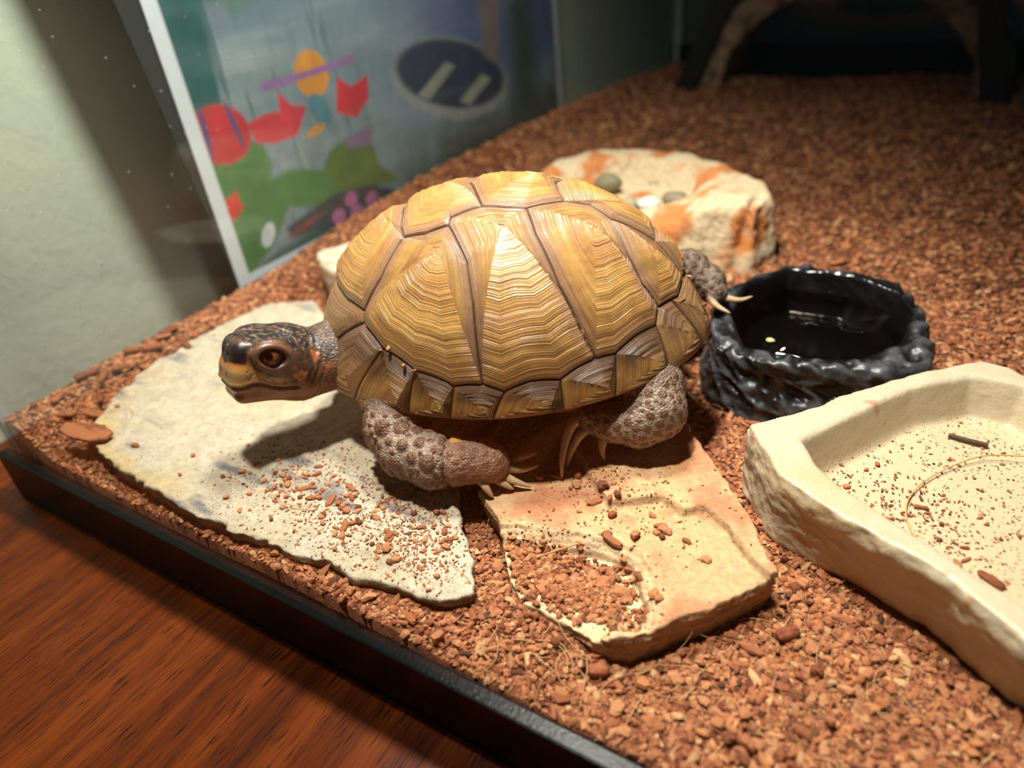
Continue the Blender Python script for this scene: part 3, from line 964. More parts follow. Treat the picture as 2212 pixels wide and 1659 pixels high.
pebble(-45, 232, 17.3, 1.6, 1.2, 0.7, (206, 190, 130), 'tiny yellowish pellet floating in the black water dish', 'food_pellet', seed=5)

# ------------------------------------------------------------------ dim things at the far end
h = 2.5
lo, hi = (-250, 690, -12), (45, 782, 130)
ax, (X, Y, Z) = grid(lo, hi, h)
wob = fbm(np.stack([X, Y, Z], -1)[::1, ::1, ::1] / 40, 2, 190)
r = np.hypot((X + 108) / 1.08, (Z + 12) / 1.0)
vol = smax(np.abs(r - 108 - 5 * wob) - 11.0, np.abs(Y - 735) - 34, 5.0)
V, F = nets(vol.astype(np.float32), lo, h)
n = vnormals(V, F)
V = V + n * (3.2 * fbm(np.stack([V[:, 0] / 12, V[:, 1] / 40, V[:, 2] / 12], -1), 4, 191))[:, None]
c = mix(np.zeros_like(V) + lin(170, 142, 112), lin(84, 60, 46), sstep(-.1, .5, fbm(V / np.array([9, 30, 9]), 4, 192)))
hd = obj('log_hide', V / 1000, F, stone_mat('driftwood_bark', 0.0, 0.85, 250.0, 0.003), cols=c)
tag(hd, 'arched driftwood half-log hide at the dark far end', 'hide')
stand = thing('basking_stand', (-0.11, 0.68, -0.006), 'black plastic basking stand with splayed legs in front of the log hide', 'stand')
bpl = plain('matt_black_plastic', (19, 20, 22), 0.5, 0.4)
for x0, x1, y0 in ((-0.246, -0.172, 0.690), (0.014, -0.030, 0.672)):
    V, F = box((-.5, -.5, 0), (.5, .5, 1), 0.04)
    w = 0.020 - 0.004 * V[:, 2]
    V = np.stack([x0 + (x1 - x0) * V[:, 2] + V[:, 0] * w, y0 + V[:, 1] * 0.012, -0.010 + V[:, 2] * 0.170], -1)
    obj('leg', V, F, bpl, stand, smooth=False)
V, F = box((-0.20, 0.655, 0.158), (0.0, 0.715, 0.168), 0.003)
obj('shelf', V, F, bpl, stand, smooth=False)
V, F, n = slab([(22, 655), (30, 640), (70, 636), (84, 668), (66, 700), (30, 694)], lambda x, y: 92 + 6 * fbm2(x / 20, y / 20, 2, 195), -6, 2.2, 0.06, 6, 5, 196, 2.5)
c = mix(np.zeros_like(V) + lin(120, 92, 70), lin(62, 46, 38), sstep(-.1, .5, fbm(V / np.array([8, 8, 30]), 4, 197)))
sp_ = obj('wood_stump', V / 1000, F, stone_mat('stump_bark', 0.0, 0.85, 250.0, 0.003), cols=c)
tag(sp_, 'rough brown wood stump right of the black stand', 'wood')
V, F = box((-0.004, -0.0022, 0), (0.004, 0.0022, 0.0035), 0.0006)
V2, F2 = box((-0.003, 0.0035, 0), (0.005, 0.0065, 0.003), 0.0006)
ca, sa = math.cos(0.5), math.sin(0.5)
Vc = np.vstack([V, V2]); Fc = np.vstack([F, F2 + len(V)])
Vc = np.stack([0.0085 + Vc[:, 0] * ca - Vc[:, 1] * sa, 0.603 + Vc[:, 0] * sa + Vc[:, 1] * ca, 0.0055 + Vc[:, 2]], -1)
cl = obj('metal_clip', Vc, Fc, plain('bright_steel', (210, 212, 214), 0.18, 0.5, None, Metallic=1.0), smooth=False)
tag(cl, 'small shiny silver clip on the bedding near the black stand', 'clip')

# ------------------------------------------------------------------ box turtle
TB = np.array([-0.1157, 0.1728, 0.0100])
turtle = thing('box_turtle', TB, 'box turtle with golden brown domed shell standing on the flat stones, head raised', 'turtle')

# --- dome of the carapace: disc coordinates q (|q| = 0 at the crown, 1 at the rim) -> world metres
SH = dict(c=(-0.1157, 0.1728, 0.0318), yaw=3.5697, pit=-0.0774, rol=0.061, af=0.0649, ar=0.0608, b=0.0461, H=0.0549, al=1.0072, be=0.969, pw=1.7506, wid=0.0671)
def sh_world(u, v, z):
    p, r, a = SH['pit'], SH['rol'], SH['yaw']
    u2 = u * math.cos(p) - z * math.sin(p)
    z2 = u * math.sin(p) + z * math.cos(p)
    v2 = v * math.cos(r) - z2 * math.sin(r)
    z3 = v * math.sin(r) + z2 * math.cos(r)
    hx, hy = math.cos(a), math.sin(a)
    return np.stack([SH['c'][0] + u2 * hx - v2 * hy, SH['c'][1] + u2 * hy + v2 * hx, SH['c'][2] + z3], -1)
def dome(q, inset=0.0):
    q = np.asarray(q, float)
    t = np.clip(np.hypot(q[..., 0], q[..., 1]), 1e-6, 1.0)
    c_, s_ = q[..., 0] / t, q[..., 1] / t
    aa = SH['ar'] + (SH['af'] - SH['ar']) * sstep(-.3, .3, c_)
    bb = SH['b'] * (1 - SH['wid'] * c_)
    R = 1 / ((np.abs(c_) / aa) ** SH['pw'] + (np.abs(s_) / bb) ** SH['pw'] + 1e-12) ** (1 / SH['pw'])
    fl = (0.0008 + 0.0022 * c_ ** 2) * sstep(0.80, 1.0, t)
    r = R * np.sin(np.pi * t / 2) ** SH['al'] + fl - inset * t
    z = SH['H'] * np.clip(np.cos(np.pi * t / 2), 0, 1) ** SH['be'] - inset * (1 - t)
    z = z - 0.0003 * sstep(0.85, 1.0, t) * (1 - c_ ** 2)
    return sh_world(r * c_, r * s_, z)
def dome_n(q):
    e = 2e-3
    q = np.asarray(q, float)
    sc = np.where(np.hypot(q[..., 0], q[..., 1]) > 0.985, 0.985 / np.maximum(np.hypot(q[..., 0], q[..., 1]), 1e-9), 1)[..., None]
    q = q * sc
    a = dome(q + [e, 0]) - dome(q - [e, 0])
    b = dome(q + [0, e]) - dome(q - [0, e])
    n = np.cross(a, b)
    n /= np.linalg.norm(n, axis=-1, keepdims=True) + 1e-15
    up = (dome(q) - np.array([SH['c'][0], SH['c'][1], SH['c'][2] + 0.005]))
    s = np.sign((n * up).sum(-1, keepdims=True))
    return n * np.where(s == 0, 1, s)

# --- scutes: outlines in disc coordinates (left side has q[1] > 0)
def mir(p): return [(a, -b) for a, b in p][::-1]
A, B, Cn, Dn, E_, F_, G_ = (.305, .225), (.125, .29), (-.016, .225), (-.18, .22), (-.285, .125), (-.435, .125), (-.60, .075)
n0, n1_ = (.60, .25), (.555, .38)
V1V2 = [A, (.30, .15), (.275, .07), (.265, 0)]
V2V3 = [Cn, (.015, .14), (.04, .06), (.045, 0)]
V3V4 = [E_, (-.245, .06), (-.225, 0)]
V4V5 = [G_, (-.585, 0)]
rimL = {k: (math.cos(math.radians(a)), math.sin(math.radians(a))) for k, a in dict(m1=7.5, m2=32.3, m3=56.5, m4=73.7, m5=89.5, m6=113.7, m7=130.7, m8=150.3, m9=168).items()}
C1C2 = [B, (.088, .373), (.042, .472), (.027, .621), (.031, .783), (.031, .883)]
C2C3 = [Dn, (-.226, .341), (-.332, .511), (-.442, .631), (-.523, .688)]
C3C4 = [F_, (-.534, .246), (-.622, .317), (-.715, .335)]
V1C1 = [A, (.344, .257), (.433, .332), (.555, .38)]
C1M = [(.555, .38), (.582, .425), (.546, .571), (.41, .745), (.2, .867), (.031, .883)]
C2M = [(.031, .883), (-.083, .906), (-.214, .862), (-.37, .82), (-.523, .688)]
C3M = [(-.523, .688), (-.604, .625), (-.67, .506), (-.735, .403), (-.715, .335)]
C4M = [(-.715, .335), (-.775, .2), (-.765, .08)]
frontE = [(.62, 0), (.615, .1), n0, (.555, .38)]
def arc(a0, a1, m=10):
    return [(math.cos(t), math.sin(t)) for t in np.radians(np.linspace(a0, a1, m))]
left = {}
left['C1'] = (V1C1[::-1] + [(.225, .275)] + C1C2 + C1M[::-1][1:-1], (.165, .40))
left['C2'] = ([B, (.117, .254), Cn, (-.11, .23)] + C2C3 + C2M[::-1][1:] + C1C2[::-1][1:-1], (-.105, .33))
left['C3'] = ([Dn, E_, (-.36, .10)] + C3C4 + C3M[::-1][1:] + C2C3[::-1][1:-1], (-.395, .215))
left['C4'] = ([F_, G_, (-.70, .08), (-.765, .08)] + C4M[::-1][1:] + C3C4[::-1][1:-1], (-.60, .135))
M = {}
M['M1'] = ([(.617, .045), (.615, .1), n0, (.555, .38), (.578, .415)] + arc(7.5, 2.6, 6), (.86, .12))
M['M2'] = ([(.578, .415), (.582, .425), (.546, .571)] + arc(32.3, 7.5), (.80, .42))
M['M3'] = ([(.546, .571), (.41, .745)] + arc(56.5, 32.3), (.62, .74))
M['M4'] = ([(.41, .745), (.2, .867)] + arc(73.7, 56.5), (.35, .90))
M['M5'] = ([(.2, .867), (.031, .883), (-.083, .906)] + arc(89.5, 73.7), (.06, .97))
M['M6'] = ([(-.083, .906), (-.214, .862), (-.37, .82)] + arc(113.7, 89.5), (-.29, .93))
M['M7'] = ([(-.37, .82), (-.523, .688), (-.604, .625)] + arc(130.7, 113.7), (-.58, .76))
M['M8'] = ([(-.604, .625), (-.67, .506), (-.735, .403)] + arc(150.3, 130.7), (-.81, .50))
M['M9'] = ([(-.735, .403), (-.715, .335), (-.755, .25)] + arc(168, 150.3), (-.90, .27))
M['M10'] = ([(-.755, .25), (-.775, .2), (-.765, 0)] + arc(180, 168, 6), (-.92, .08))
vert = {
    'V1': (frontE[1:] + V1C1[::-1][1:] + V1V2[1:] + mir(frontE[1:] + V1C1[::-1][1:] + V1V2[1:-1]) + [frontE[0]], (.335, 0)),
    'V2': (V1V2[::-1] + [(.225, .275)] + [B, (.117, .254)] + V2V3 + mir(V1V2[::-1][1:] + [(.225, .275), B, (.117, .254)] + V2V3[:-1]), (.105, 0)),
    'V3': (V2V3[::-1] + [(-.11, .23), Dn] + V3V4 + mir(V2V3[::-1][1:] + [(-.11, .23), Dn] + V3V4[:-1]), (-.16, 0)),
    'V4': (V3V4[::-1] + [(-.36, .10), F_] + V4V5 + mir(V3V4[::-1][1:] + [(-.36, .10), F_] + V4V5[:-1]), (-.47, 0)),
    'V5': (V4V5[::-1] + [(-.70, .08), (-.765, .08), (-.767, 0)] + mir([G_, (-.70, .08), (-.765, .08)]), (-.68, 0)),
    'N0': ([(.62, 0), (.617, .045)] + arc(2.6, -2.6, 6) + [(.617, -.045)], (.85, 0)),
}
for k_ in list(M):
    pl_, c_ = M[k_]
    if k_ in ('M1', 'M10'): continue
    t_ = np.array(pl_[3 if len(pl_) == 13 else 2]) if False else np.array([p for p in pl_ if abs(math.hypot(*p) - 1) < 1e-6][0])
    M[k_] = (pl_, tuple(np.array(c_) * 0.62 + t_ * 0.38 * 0.97))
scutes = []
for k, v in vert.items(): scutes.append((k, v[0], v[1]))
for dct in (left, M):
    for k, (pl, c0) in dct.items():
        scutes.append((k + 'l', pl, c0))
        scutes.append((k + 'r', mir(pl), (c0[0], -c0[1])))

def resample(poly, step):
    P = np.array(poly, float)
    keep = [0] + [i for i in range(1, len(P)) if np.hypot(*(P[i] - P[i - 1])) > 1e-6]
    P = P[keep]
    W = dome(np.vstack([P, P[:1]]))
    out = []
    for i in range(len(P)):
        L = np.linalg.norm(W[i + 1] - W[i])
        m = max(1, int(math.ceil(L / step)))
        e = P[(i + 1) % len(P)]
        for t in np.arange(m) / m: out.append(P[i] * (1 - t) + e * t)
    return np.array(out)

sm = NT('keratin_scute')
cc = sm.attr('Col')
ring = sm.attr('ring', 'Fac')
warp = sm.math('MULTIPLY', sm.noise(110.0, 2, 0.5), 0.035)
rr = sm.math('ADD', ring, warp)
def strata(freq, det):
    nd = sm.n('ShaderNodeTexNoise', noise_dimensions='1D')
    nd.inputs['Scale'].default_value = freq
    nd.inputs['Detail'].default_value = det
    nd.inputs['Roughness'].default_value = 0.6
    sm.l(rr, nd.inputs['W'])
    return nd.outputs[0]
fine = sm.mapr(strata(105.0, 1.0), 0.25, 0.75, -1.0, 1.0)
mid_ = sm.mapr(strata(38.0, 2.0), 0.25, 0.75, -1.0, 1.0)
patch = sm.noise(90.0, 3)
edge_a = sm.attr('edge', 'Fac')
# thin pale ridge crests and darker troughs, stronger in some patches
crest = sm.mapr(fine, 0.35, 0.8, 0.0, 1.0)
cf = sm.math('MULTIPLY', crest, sm.mapr(patch, 0.35, 0.7, 0.05, 0.45))
cc = sm.mixc(cf, cc, lin(224, 190, 134))
tro = sm.math('MULTIPLY', sm.mapr(mid_, -0.3, -0.9, 0.0, 1.0), sm.mapr(patch, 0.3, 0.65, 0.45, 0.08))
cc = sm.mixc(tro, cc, lin(112, 72, 40))
cc = sm.mixc(0.35, cc, sm.ramp(sm.noise(700.0, 4, 0.7), [(0.3, 0.5), (0.7, 1.0)]), 'MULTIPLY')
hh = sm.math('ADD', sm.math('MULTIPLY', fine, 0.35), sm.math('MULTIPLY', mid_, 0.65))
nb_ = sm.bump(hh, 0.8, 0.00016)
nb_ = sm.bump(sm.noise(900.0, 4, 0.7), 0.3, 0.00025, nb_)
scute_m = sm.done(cc, sm.mapr(sm.noise(300.0, 3), 0.3, 0.7, 0.26, 0.46), nb_, **{'Specular IOR Level': 0.5, 'Coat Weight': 0.12, 'Coat Roughness': 0.2, 'Subsurface Weight': 0.0})

# base layer: dome a little inside the scutes, with a rolled lip below the rim
Ta = np.concatenate([np.linspace(0.0, 1.0, 70)])
Th = np.linspace(0, 2 * np.pi, 220, endpoint=False)
TH, TT = np.meshgrid(Th, Ta, indexing='ij')
Q = np.stack([TT * np.cos(TH), TT * np.sin(TH)], -1)
Vd = dome(Q, 0.0009)
rim = Vd[:, -1]
cen = np.array(SH['c'])
inw = cen - rim
inw[:, 2] = 0
inw /= np.linalg.norm(inw, axis=1, keepdims=True)
lip1 = rim + inw * 0.0006 + [0, 0, -0.0007]
lip2 = rim + inw * 0.006 + [0, 0, 0.0016]
lip3 = rim + inw * 0.018 + [0, 0, 0.004]
Vd = np.concatenate([Vd, lip1[:, None], lip2[:, None], lip3[:, None]], 1)
m_ = Vd.shape[1]
i, j = np.meshgrid(np.arange(len(Th)), np.arange(m_ - 1), indexing='ij')
i2 = (i + 1) % len(Th)
Fd = np.stack([i * m_ + j, i * m_ + j + 1, i2 * m_ + j + 1, i2 * m_ + j], -1).reshape(-1, 4)
Cd = np.zeros((len(Th), m_, 3)) + lin(70, 50, 38)
Cd[:, -4:] = lin(150, 108, 58)
cara = obj('carapace', Vd.reshape(-1, 3), Fd, attr_mat('shell_seam', 0.5, 0.4), turtle, cols=Cd.reshape(-1, 3))
cara['label'] = 'high domed golden brown upper shell'

GOLD, AMBER, TAN, DARK, OLIVE, PINK, BLK = lin(194, 146, 80), lin(168, 114, 64), lin(168, 128, 100), lin(78, 50, 38), lin(188, 146, 72), lin(210, 146, 100), lin(34, 28, 28)
for si_, (nm, poly, c0) in enumerate(scutes):
    Bq = resample(poly, 0.00055)
    J = len(Bq)
    K = 44 if nm[0] in 'VC' else 26
    s = np.linspace(0, 1, K) ** 0.85
    c0 = np.array(c0)
    Qs = c0 + s[:, None, None] * (Bq[None] - c0)
    W = dome(Qs)
    N = dome_n(Qs)
    Wb = W[-1]
    D = np.full((K, J), 1e9)
    for b in range(J): D = np.minimum(D, np.linalg.norm(W - Wb[b], axis=-1))
    ang = np.arange(J) / J
    nz_ = fbm(W * 260, 3, 200 + si_)
    srag = s[:, None] + 0.011 * fbm(W * 90, 2, 220 + si_)
    big = nm[0] in 'VC'
    ringh = vnoise(np.stack([srag * (30 if big else 20), ang[None] * 3 + 0 * srag, 0 * srag + si_ * 7.1], -1), 210) + 0.7 * vnoise(np.stack([srag * (70 if big else 44), ang[None] * 5 + 0 * srag, 0 * srag + si_ * 3.1], -1), 211)
    h_ = (0.0009 if big else 0.0005) * (1 - np.exp(-D / 0.0020)) - 0.00045 * np.exp(-D / 0.00028)
    h_ = h_ + 0.00019 * ringh * sstep(0, .0015, D) + 0.00035 * fbm(W * 110, 3, 300 + si_) * sstep(0, .003, D)
    if nm[0] == 'V': h_ = h_ + 0.0012 * np.exp(-(Qs[..., 1] / 0.07) ** 2) * sstep(0, 0.004, D)
    Vs_ = W + N * h_[..., None]
    # colours
    C = np.zeros((K, J, 3)) + GOLD
    C = mix(C, AMBER, sstep(-.25, .5, np.sin(srag * 11 + si_ * 1.7) * .5 + nz_ * .7) * 0.55)
    C = mix(C, OLIVE, sstep(.2, .7, fbm(W * 70, 2, 400 + si_)) * 0.4)
    if big:
        C = mix(C, PINK, sstep(0.34, 0.05, s[:, None] + 0.05 * nz_) * 0.6)
        C = mix(C, TAN, sstep(.0046, .0010, D + .0009 * nz_) * 0.85)
        low = sstep(.70, .95, np.hypot(Qs[..., 0], Qs[..., 1]) + .05 * nz_)
        C = mix(C, lin(150, 110, 56), low * 0.8)
        C = mix(C, lin(120, 84, 50), sstep(0.2, 0.5, fbm(W * np.array([90, 90, 260]), 3, 500 + si_)) * 0.35)
    else:
        r_ = np.hypot(Qs[..., 0], Qs[..., 1])
        aq = np.degrees(np.arctan2(np.abs(Qs[..., 1]), Qs[..., 0]))
        abq = np.degrees(np.arctan2(np.abs(Bq[:, 1]), Bq[:, 0]))
        back = (aq - abq.min()) / max(abq.max() - abq.min(), 1e-3)
        rin = np.hypot(Bq[:, 0], Bq[:, 1]).min()
        inn = (r_ - rin) / (1 - rin)
        dk = sstep(0.72, 0.32, inn + .15 * nz_) * sstep(.0, .3, back + .1 * nz_)
        dk = np.maximum(dk, sstep(.80, .97, back + .06 * nz_) * 0.8)
        C = mix(C, DARK, dk * (0.85 if nm[1] not in '1' else 0.35))
        C = mix(C, BLK, sstep(.72, .86, back + .05 * nz_) * sstep(.55, .72, inn + .06 * nz_) * (0.9 if nm[1] in '3456' else 0.3))
        C = mix(C, lin(186, 138, 84), sstep(.93, .99, inn) * 0.6)
        if nm[:2] in ('M1', 'M2', 'M9') or nm[0] == 'N': C = mix(C, TAN, 0.45)
    C = mix(C, lin(60, 44, 36), sstep(.0006, .0001, D) * 0.85)
    i, j = np.meshgrid(np.arange(K - 1), np.arange(J), indexing='ij')
    j2 = (j + 1) % J
    Fq = np.stack([i * J + j, i * J + j2, (i + 1) * J + j2, (i + 1) * J + j], -1).reshape(-1, 4)
    # orientation: outward
    vv = Vs_.reshape(-1, 3)
    fn = np.cross(vv[Fq[-1, 1]] - vv[Fq[-1, 0]], vv[Fq[-1, 2]] - vv[Fq[-1, 1]])
    if (fn * N[-1, 0]).sum() < 0: Fq = Fq[:, ::-1]
    # a short turned-down edge so that a scute has thickness
    edge_v = Wb - N[-1] * 0.0012
    nK = K * J
    e = np.stack([(K - 1) * J + np.arange(J), (K - 1) * J + (np.arange(J) + 1) % J, nK + (np.arange(J) + 1) % J, nK + np.arange(J)], -1)
    if (fn * N[-1, 0]).sum() < 0: e = e[:, ::-1]
    Vall = np.vstack([vv, edge_v])
    Call = np.vstack([C.reshape(-1, 3), C[-1]])
    ringA = np.concatenate([np.repeat(s, J), np.ones(J)])
    edgeA = np.concatenate([np.clip(D.ravel() / .005, 0, 1), np.zeros(J)])
    obj('scute', Vall, np.vstack([Fq, e]), scute_m, cara, cols=Call, attrs={'ring': ringA, 'edge': edgeA})

# --- plastron
Th = np.linspace(0, 2 * np.pi, 120, endpoint=False)
rows = [(0.15, -0.0145), (0.5, -0.0145), (0.80, -0.0140), (0.93, -0.0120), (0.985, -0.0090), (1.0, -0.005), (0.99, -0.001), (0.93, 0.003), (0.5, 0.004)]
Vp_, Cp_ = [], []
for f_, zz_ in rows:
    c_, s_ = np.cos(Th), np.sin(Th)
    aa, bb = 0.0540, 0.0285 + 0.0105 * sstep(.3, .8, c_)
    R = 1 / ((np.abs(c_) / aa) ** 3 + (np.abs(s_) / bb) ** 3) ** (1 / 3) * f_
    lift = 0.003 * sstep(0.5, 1.0, c_ * f_)
    Vp_.append(sh_world(R * c_, R * s_, zz_ + lift + 0 * c_))
Vp_ = np.array(Vp_)
K, J = Vp_.shape[:2]
i, j = np.meshgrid(np.arange(K - 1), np.arange(J), indexing='ij')
Fp_ = np.stack([i * J + j, i * J + (j + 1) % J, (i + 1) * J + (j + 1) % J, (i + 1) * J + j], -1).reshape(-1, 4)
vv = Vp_.reshape(-1, 3)
Cp_ = mix(np.zeros_like(vv) + lin(206, 150, 66), lin(150, 96, 44), sstep(0, .6, fbm(vv * 90, 3, 600)))
pl_o = obj('plastron', vv, Fp_, attr_mat('plastron_horn', 0.35, 0.5, (500.0, 0.3), (300.0, 0.3, 0.0005)), turtle, cols=Cp_)
pl_o['label'] = 'yellow-brown lower shell'

# --- soft body: one skin grown from a smooth distance field (mm)
hv = 0.5
BLO, BHI = np.array([-200.0, 88.0, 6.0]), np.array([-48.0, 252.0, 68.0])
bax = [np.arange(a, b, hv) for a, b in zip(BLO, BHI)]
vol = np.full(tuple(len(a) for a in bax), 30.0, np.float32)
def sub(lo, hi):
    sl, g_ = [], []
    for a, l_, h_ in zip(bax, lo, hi):
        i0 = max(0, int((l_ - a[0]) / hv)); i1 = min(len(a), int((h_ - a[0]) / hv) + 2)
        sl.append(slice(i0, i1)); g_.append(a[i0:i1])
    return tuple(sl), np.stack(np.meshgrid(*g_, indexing='ij'), -1)
def add_cone(a, b, ra, rb, k=2.5):
    a, b = np.array(a, float), np.array(b, float)
    m = max(ra, rb) + k + 3
    sl, G = sub(np.minimum(a, b) - m, np.maximum(a, b) + m)
    e = b - a
    t = np.clip(((G - a) @ e) / (e @ e + 1e-9), 0, 1)
    d = np.linalg.norm(G - a - t[..., None] * e, axis=-1) - (ra + (rb - ra) * t)
    vol[sl] = smin(vol[sl], d, k)
def add_fn(c, rad, fn, k=1.5, op='add'):
    sl, G = sub(np.array(c) - rad, np.array(c) + rad)
    d = fn(G)
    vol[sl] = smin(vol[sl], d, k) if op == 'add' else smax(vol[sl], -d, k)

# torso hidden inside the shell
yawv = np.array([math.cos(SH['yaw']), math.sin(SH['yaw']), 0]); sidev = np.array([-yawv[1], yawv[0], 0])
TC = np.array([-115.7, 172.8, 34.0])
def torso(G):
    q = G - TC
    u, v, w = q @ yawv, q @ sidev, q[..., 2]
    l = np.sqrt((u / 46) ** 2 + (v / 31) ** 2 + (w / 15) ** 2)
    return (l - 1) * 14
add_fn(TC, 50, torso)
# front left arm
ARM = [(-137, 145, 31), (-135.3, 132.6, 28.5), (-131.2, 126.0, 24), (-124.7, 122.8, 20.2), (-113.9, 122.9, 19.2), (-105.2, 127.3, 18.8)]
for (a, b, ra, rb) in zip(ARM[:-1], ARM[1:], (9.5, 9.2, 8.8, 8.4, 8.0), (9.2, 8.8, 8.4, 8.0, 6.8)): add_cone(a, b, ra, rb, 1.6)
add_cone((-103.0, 128.6, 18.8), (-100.4, 130.2, 17.8), 6.8, 6.2, 0.6)
add_cone((-100.4, 130.2, 17.4), (-99.0, 131.4, 15.8), 5.6, 4.6, 1.5)
# hind left leg
HIND = [(-80, 178, 34), (-66, 168, 31), (-61.8, 163.0, 26.8), (-65.2, 158.8, 24.4), (-72.0, 155.4, 24.4), (-78.2, 153.8, 25.2)]
for (a, b, ra, rb) in zip(HIND[:-1], HIND[1:], (11.5, 10.4, 9.0, 7.6, 5.8), (10.4, 9.0, 7.6, 5.8, 4.0)): add_cone(a, b, ra, rb, 2.0)
add_cone((-77.6, 153.6, 25.2), (-79.8, 152.4, 25.4), 3.8, 2.9, 1.2)
add_cone((-76.0, 154.0, 23.4), (-77.4, 152.6, 22.8), 3.2, 2.4, 1.0)
add_cone((-73.8, 154.2, 22.6), (-73.4, 153.0, 20.8), 3.0, 2.2, 0.9)
# right hind leg reaching back over the black dish
RH = [(-92, 205, 34), (-86, 226, 37), (-78.5, 238, 36), (-70.5, 237.5, 33.0), (-66.5, 234.5, 31.2)]
for (a, b, ra, rb) in zip(RH[:-1], RH[1:], (10, 9, 8, 6.2), (9, 8, 6.2, 4.0)): add_cone(a, b, ra, rb, 2.0)
# right front leg
for (a, b, ra, rb) in (((-148, 172, 32), (-164, 184, 28), 9.5, 8.5), ((-164, 184, 28), (-176, 184, 20), 8.5, 7.0), ((-176, 184, 20), (-184, 180, 15), 7.0, 6.0)): add_cone(a, b, ra, rb, 2.0)
# head and neck
HF = np.array([-0.30, -0.90, 0.33]); HF /= np.linalg.norm(HF)
HL = np.array([-HF[1], HF[0], 0.0]); HL /= np.linalg.norm(HL)
HU = np.cross(HF, HL)
HC = np.array([-170.6, 118.0, 43.4])
HS = 1.08
def hloc(G): 
    q = (G - HC) / HS
    return q @ HF, q @ HL, q @ HU
def hworld(x, y, z): return HC + HS * (x * HF + y * HL + z * HU)
def ellip(c, r):
    def f(G):
        x, y, z = hloc(G)
        q = np.sqrt(((x - c[0]) / r[0]) ** 2 + ((y - c[1]) / r[1]) ** 2 + ((z - c[2]) / r[2]) ** 2)
        return (q - 1) * min(r) * HS
    return f
def rbox(c, hf, rr_):
    def f(G):
        x, y, z = hloc(G)
        q = np.stack([np.abs(x - c[0]) - hf[0], np.abs(y - c[1]) - hf[1], np.abs(z - c[2]) - hf[2]], -1)
        return (np.linalg.norm(np.maximum(q, 0), axis=-1) + np.minimum(q.max(-1), 0) - rr_) * HS
    return f
def head_add(c, rad, fn, k=1.5, op='add'): add_fn(hworld(*c), rad, fn, k, op)
add_cone((-152, 156, 38), hworld(-9, 0, -3.2), 13.0, 10.5, 3.0)
head_add((-3, 0, 1), 16, ellip((-3.8, 0, 1.6), (11.5, 9.8, 9.2)), 2.0)
head_add((6, 0, 1), 16, rbox((5.3, 0, 1.4), (3.2, 2.2, 2.9), 3.9), 2.5)
head_add((6, 0, -3), 14, rbox((5.2, 0, -2.8), (4.6, 3.2, 1.6), 2.9), 1.5)
head_add((2, 0, -7), 16, rbox((1.8, 0, -7.6), (6.4, 2.9, 0.7), 2.7), 1.2)
head_add((-6, 0, -6), 16, ellip((-6.5, 0, -5.5), (9.0, 8.4, 6.0)), 2.5)
for sgn in (1, -1):
    head_add((-6.5, sgn * 6, -1), 10, ellip((-6.5, sgn * 5.6, -1.2), (5.0, 4.6, 5.4)), 2.0)
    head_add((2, sgn * 6, 7.4), 9, ellip((1.8, sgn * 6.0, 7.4), (5.2, 2.5, 1.8)), 1.2)
# eye openings
EYE = (2.6, 6.1, 4.0)
for sgn in (1, -1):
    head_add((EYE[0], sgn * 9.2, EYE[2]), 6, ellip((EYE[0], sgn * 9.6, EYE[2] - 0.1), (4.0, 3.6, 2.7)), 0.5, 'sub')
    def lid(G, sgn=sgn):
        x, y, z = hloc(G)
        a = x - EYE[0]
        b = (z - EYE[2] - 0.12 * a)
        rr_ = np.sqrt((a / 1.16) ** 2 + (b / 0.86) ** 2)
        return np.sqrt((rr_ - 4.0) ** 2 + ((np.abs(y) - 8.1 + 0.10 * a + 0.02 * a * a) * 0.85) ** 2) - 0.95
    head_add((EYE[0], sgn * 8, EYE[2]), 7.5, lid, 0.45)
    head_add((11.6, sgn * 1.7, 3.9), 3, ellip((12.5, sgn * 1.75, 3.7), (1.3, 0.75, 0.5)), 0.25, 'sub')
Vb_, Fb_ = nets(vol, BLO, hv)
nb2 = vnormals(Vb_, Fb_)
x, y, z = (Vb_ - HC) @ HF / HS, (Vb_ - HC) @ HL / HS, (Vb_ - HC) @ HU / HS
ay = np.abs(y)
inhead = sstep(-15, -10, x) * (np.linalg.norm(Vb_ - HC, axis=1) < 26)
# mouth line, gular folds, neck folds
zm = -4.9 + 0.55 * np.cos((x - 6) * 0.55) - 0.10 * np.clip(4 - x, 0, 9)
mouth = np.exp(-((z - zm) / 0.42) ** 2) * sstep(-6.5, -4.0, x) * (np.linalg.norm(Vb_ - HC, axis=1) < 22)
Vb_ = Vb_ - nb2 * (1.0 * mouth)[:, None]
lipb = np.exp(-((z - zm - 0.9) / 0.7) ** 2) * sstep(-5, -2, x) * inhead
Vb_ = Vb_ + nb2 * (0.25 * lipb)[:, None]
fold = 0.6 * np.sin(x * 3.2 + z * 1.1 + 1.2 * fbm(Vb_ / 4, 2, 610)) * sstep(-7, -10, x) * sstep(-30, -24, x) * (z > -14)
Vb_ = Vb_ + nb2 * (0.35 * fold * inhead)[:, None]
plate = np.abs(fbm(Vb_ / 2.4, 2, 630))
Vb_ = Vb_ - nb2 * (0.28 * np.exp(-(plate / 0.07) ** 2) * inhead * (np.sqrt((x - EYE[0]) ** 2 + (z - EYE[2]) ** 2) > 6.3) * (x < 9.0) * (z > zm + .8))[:, None]
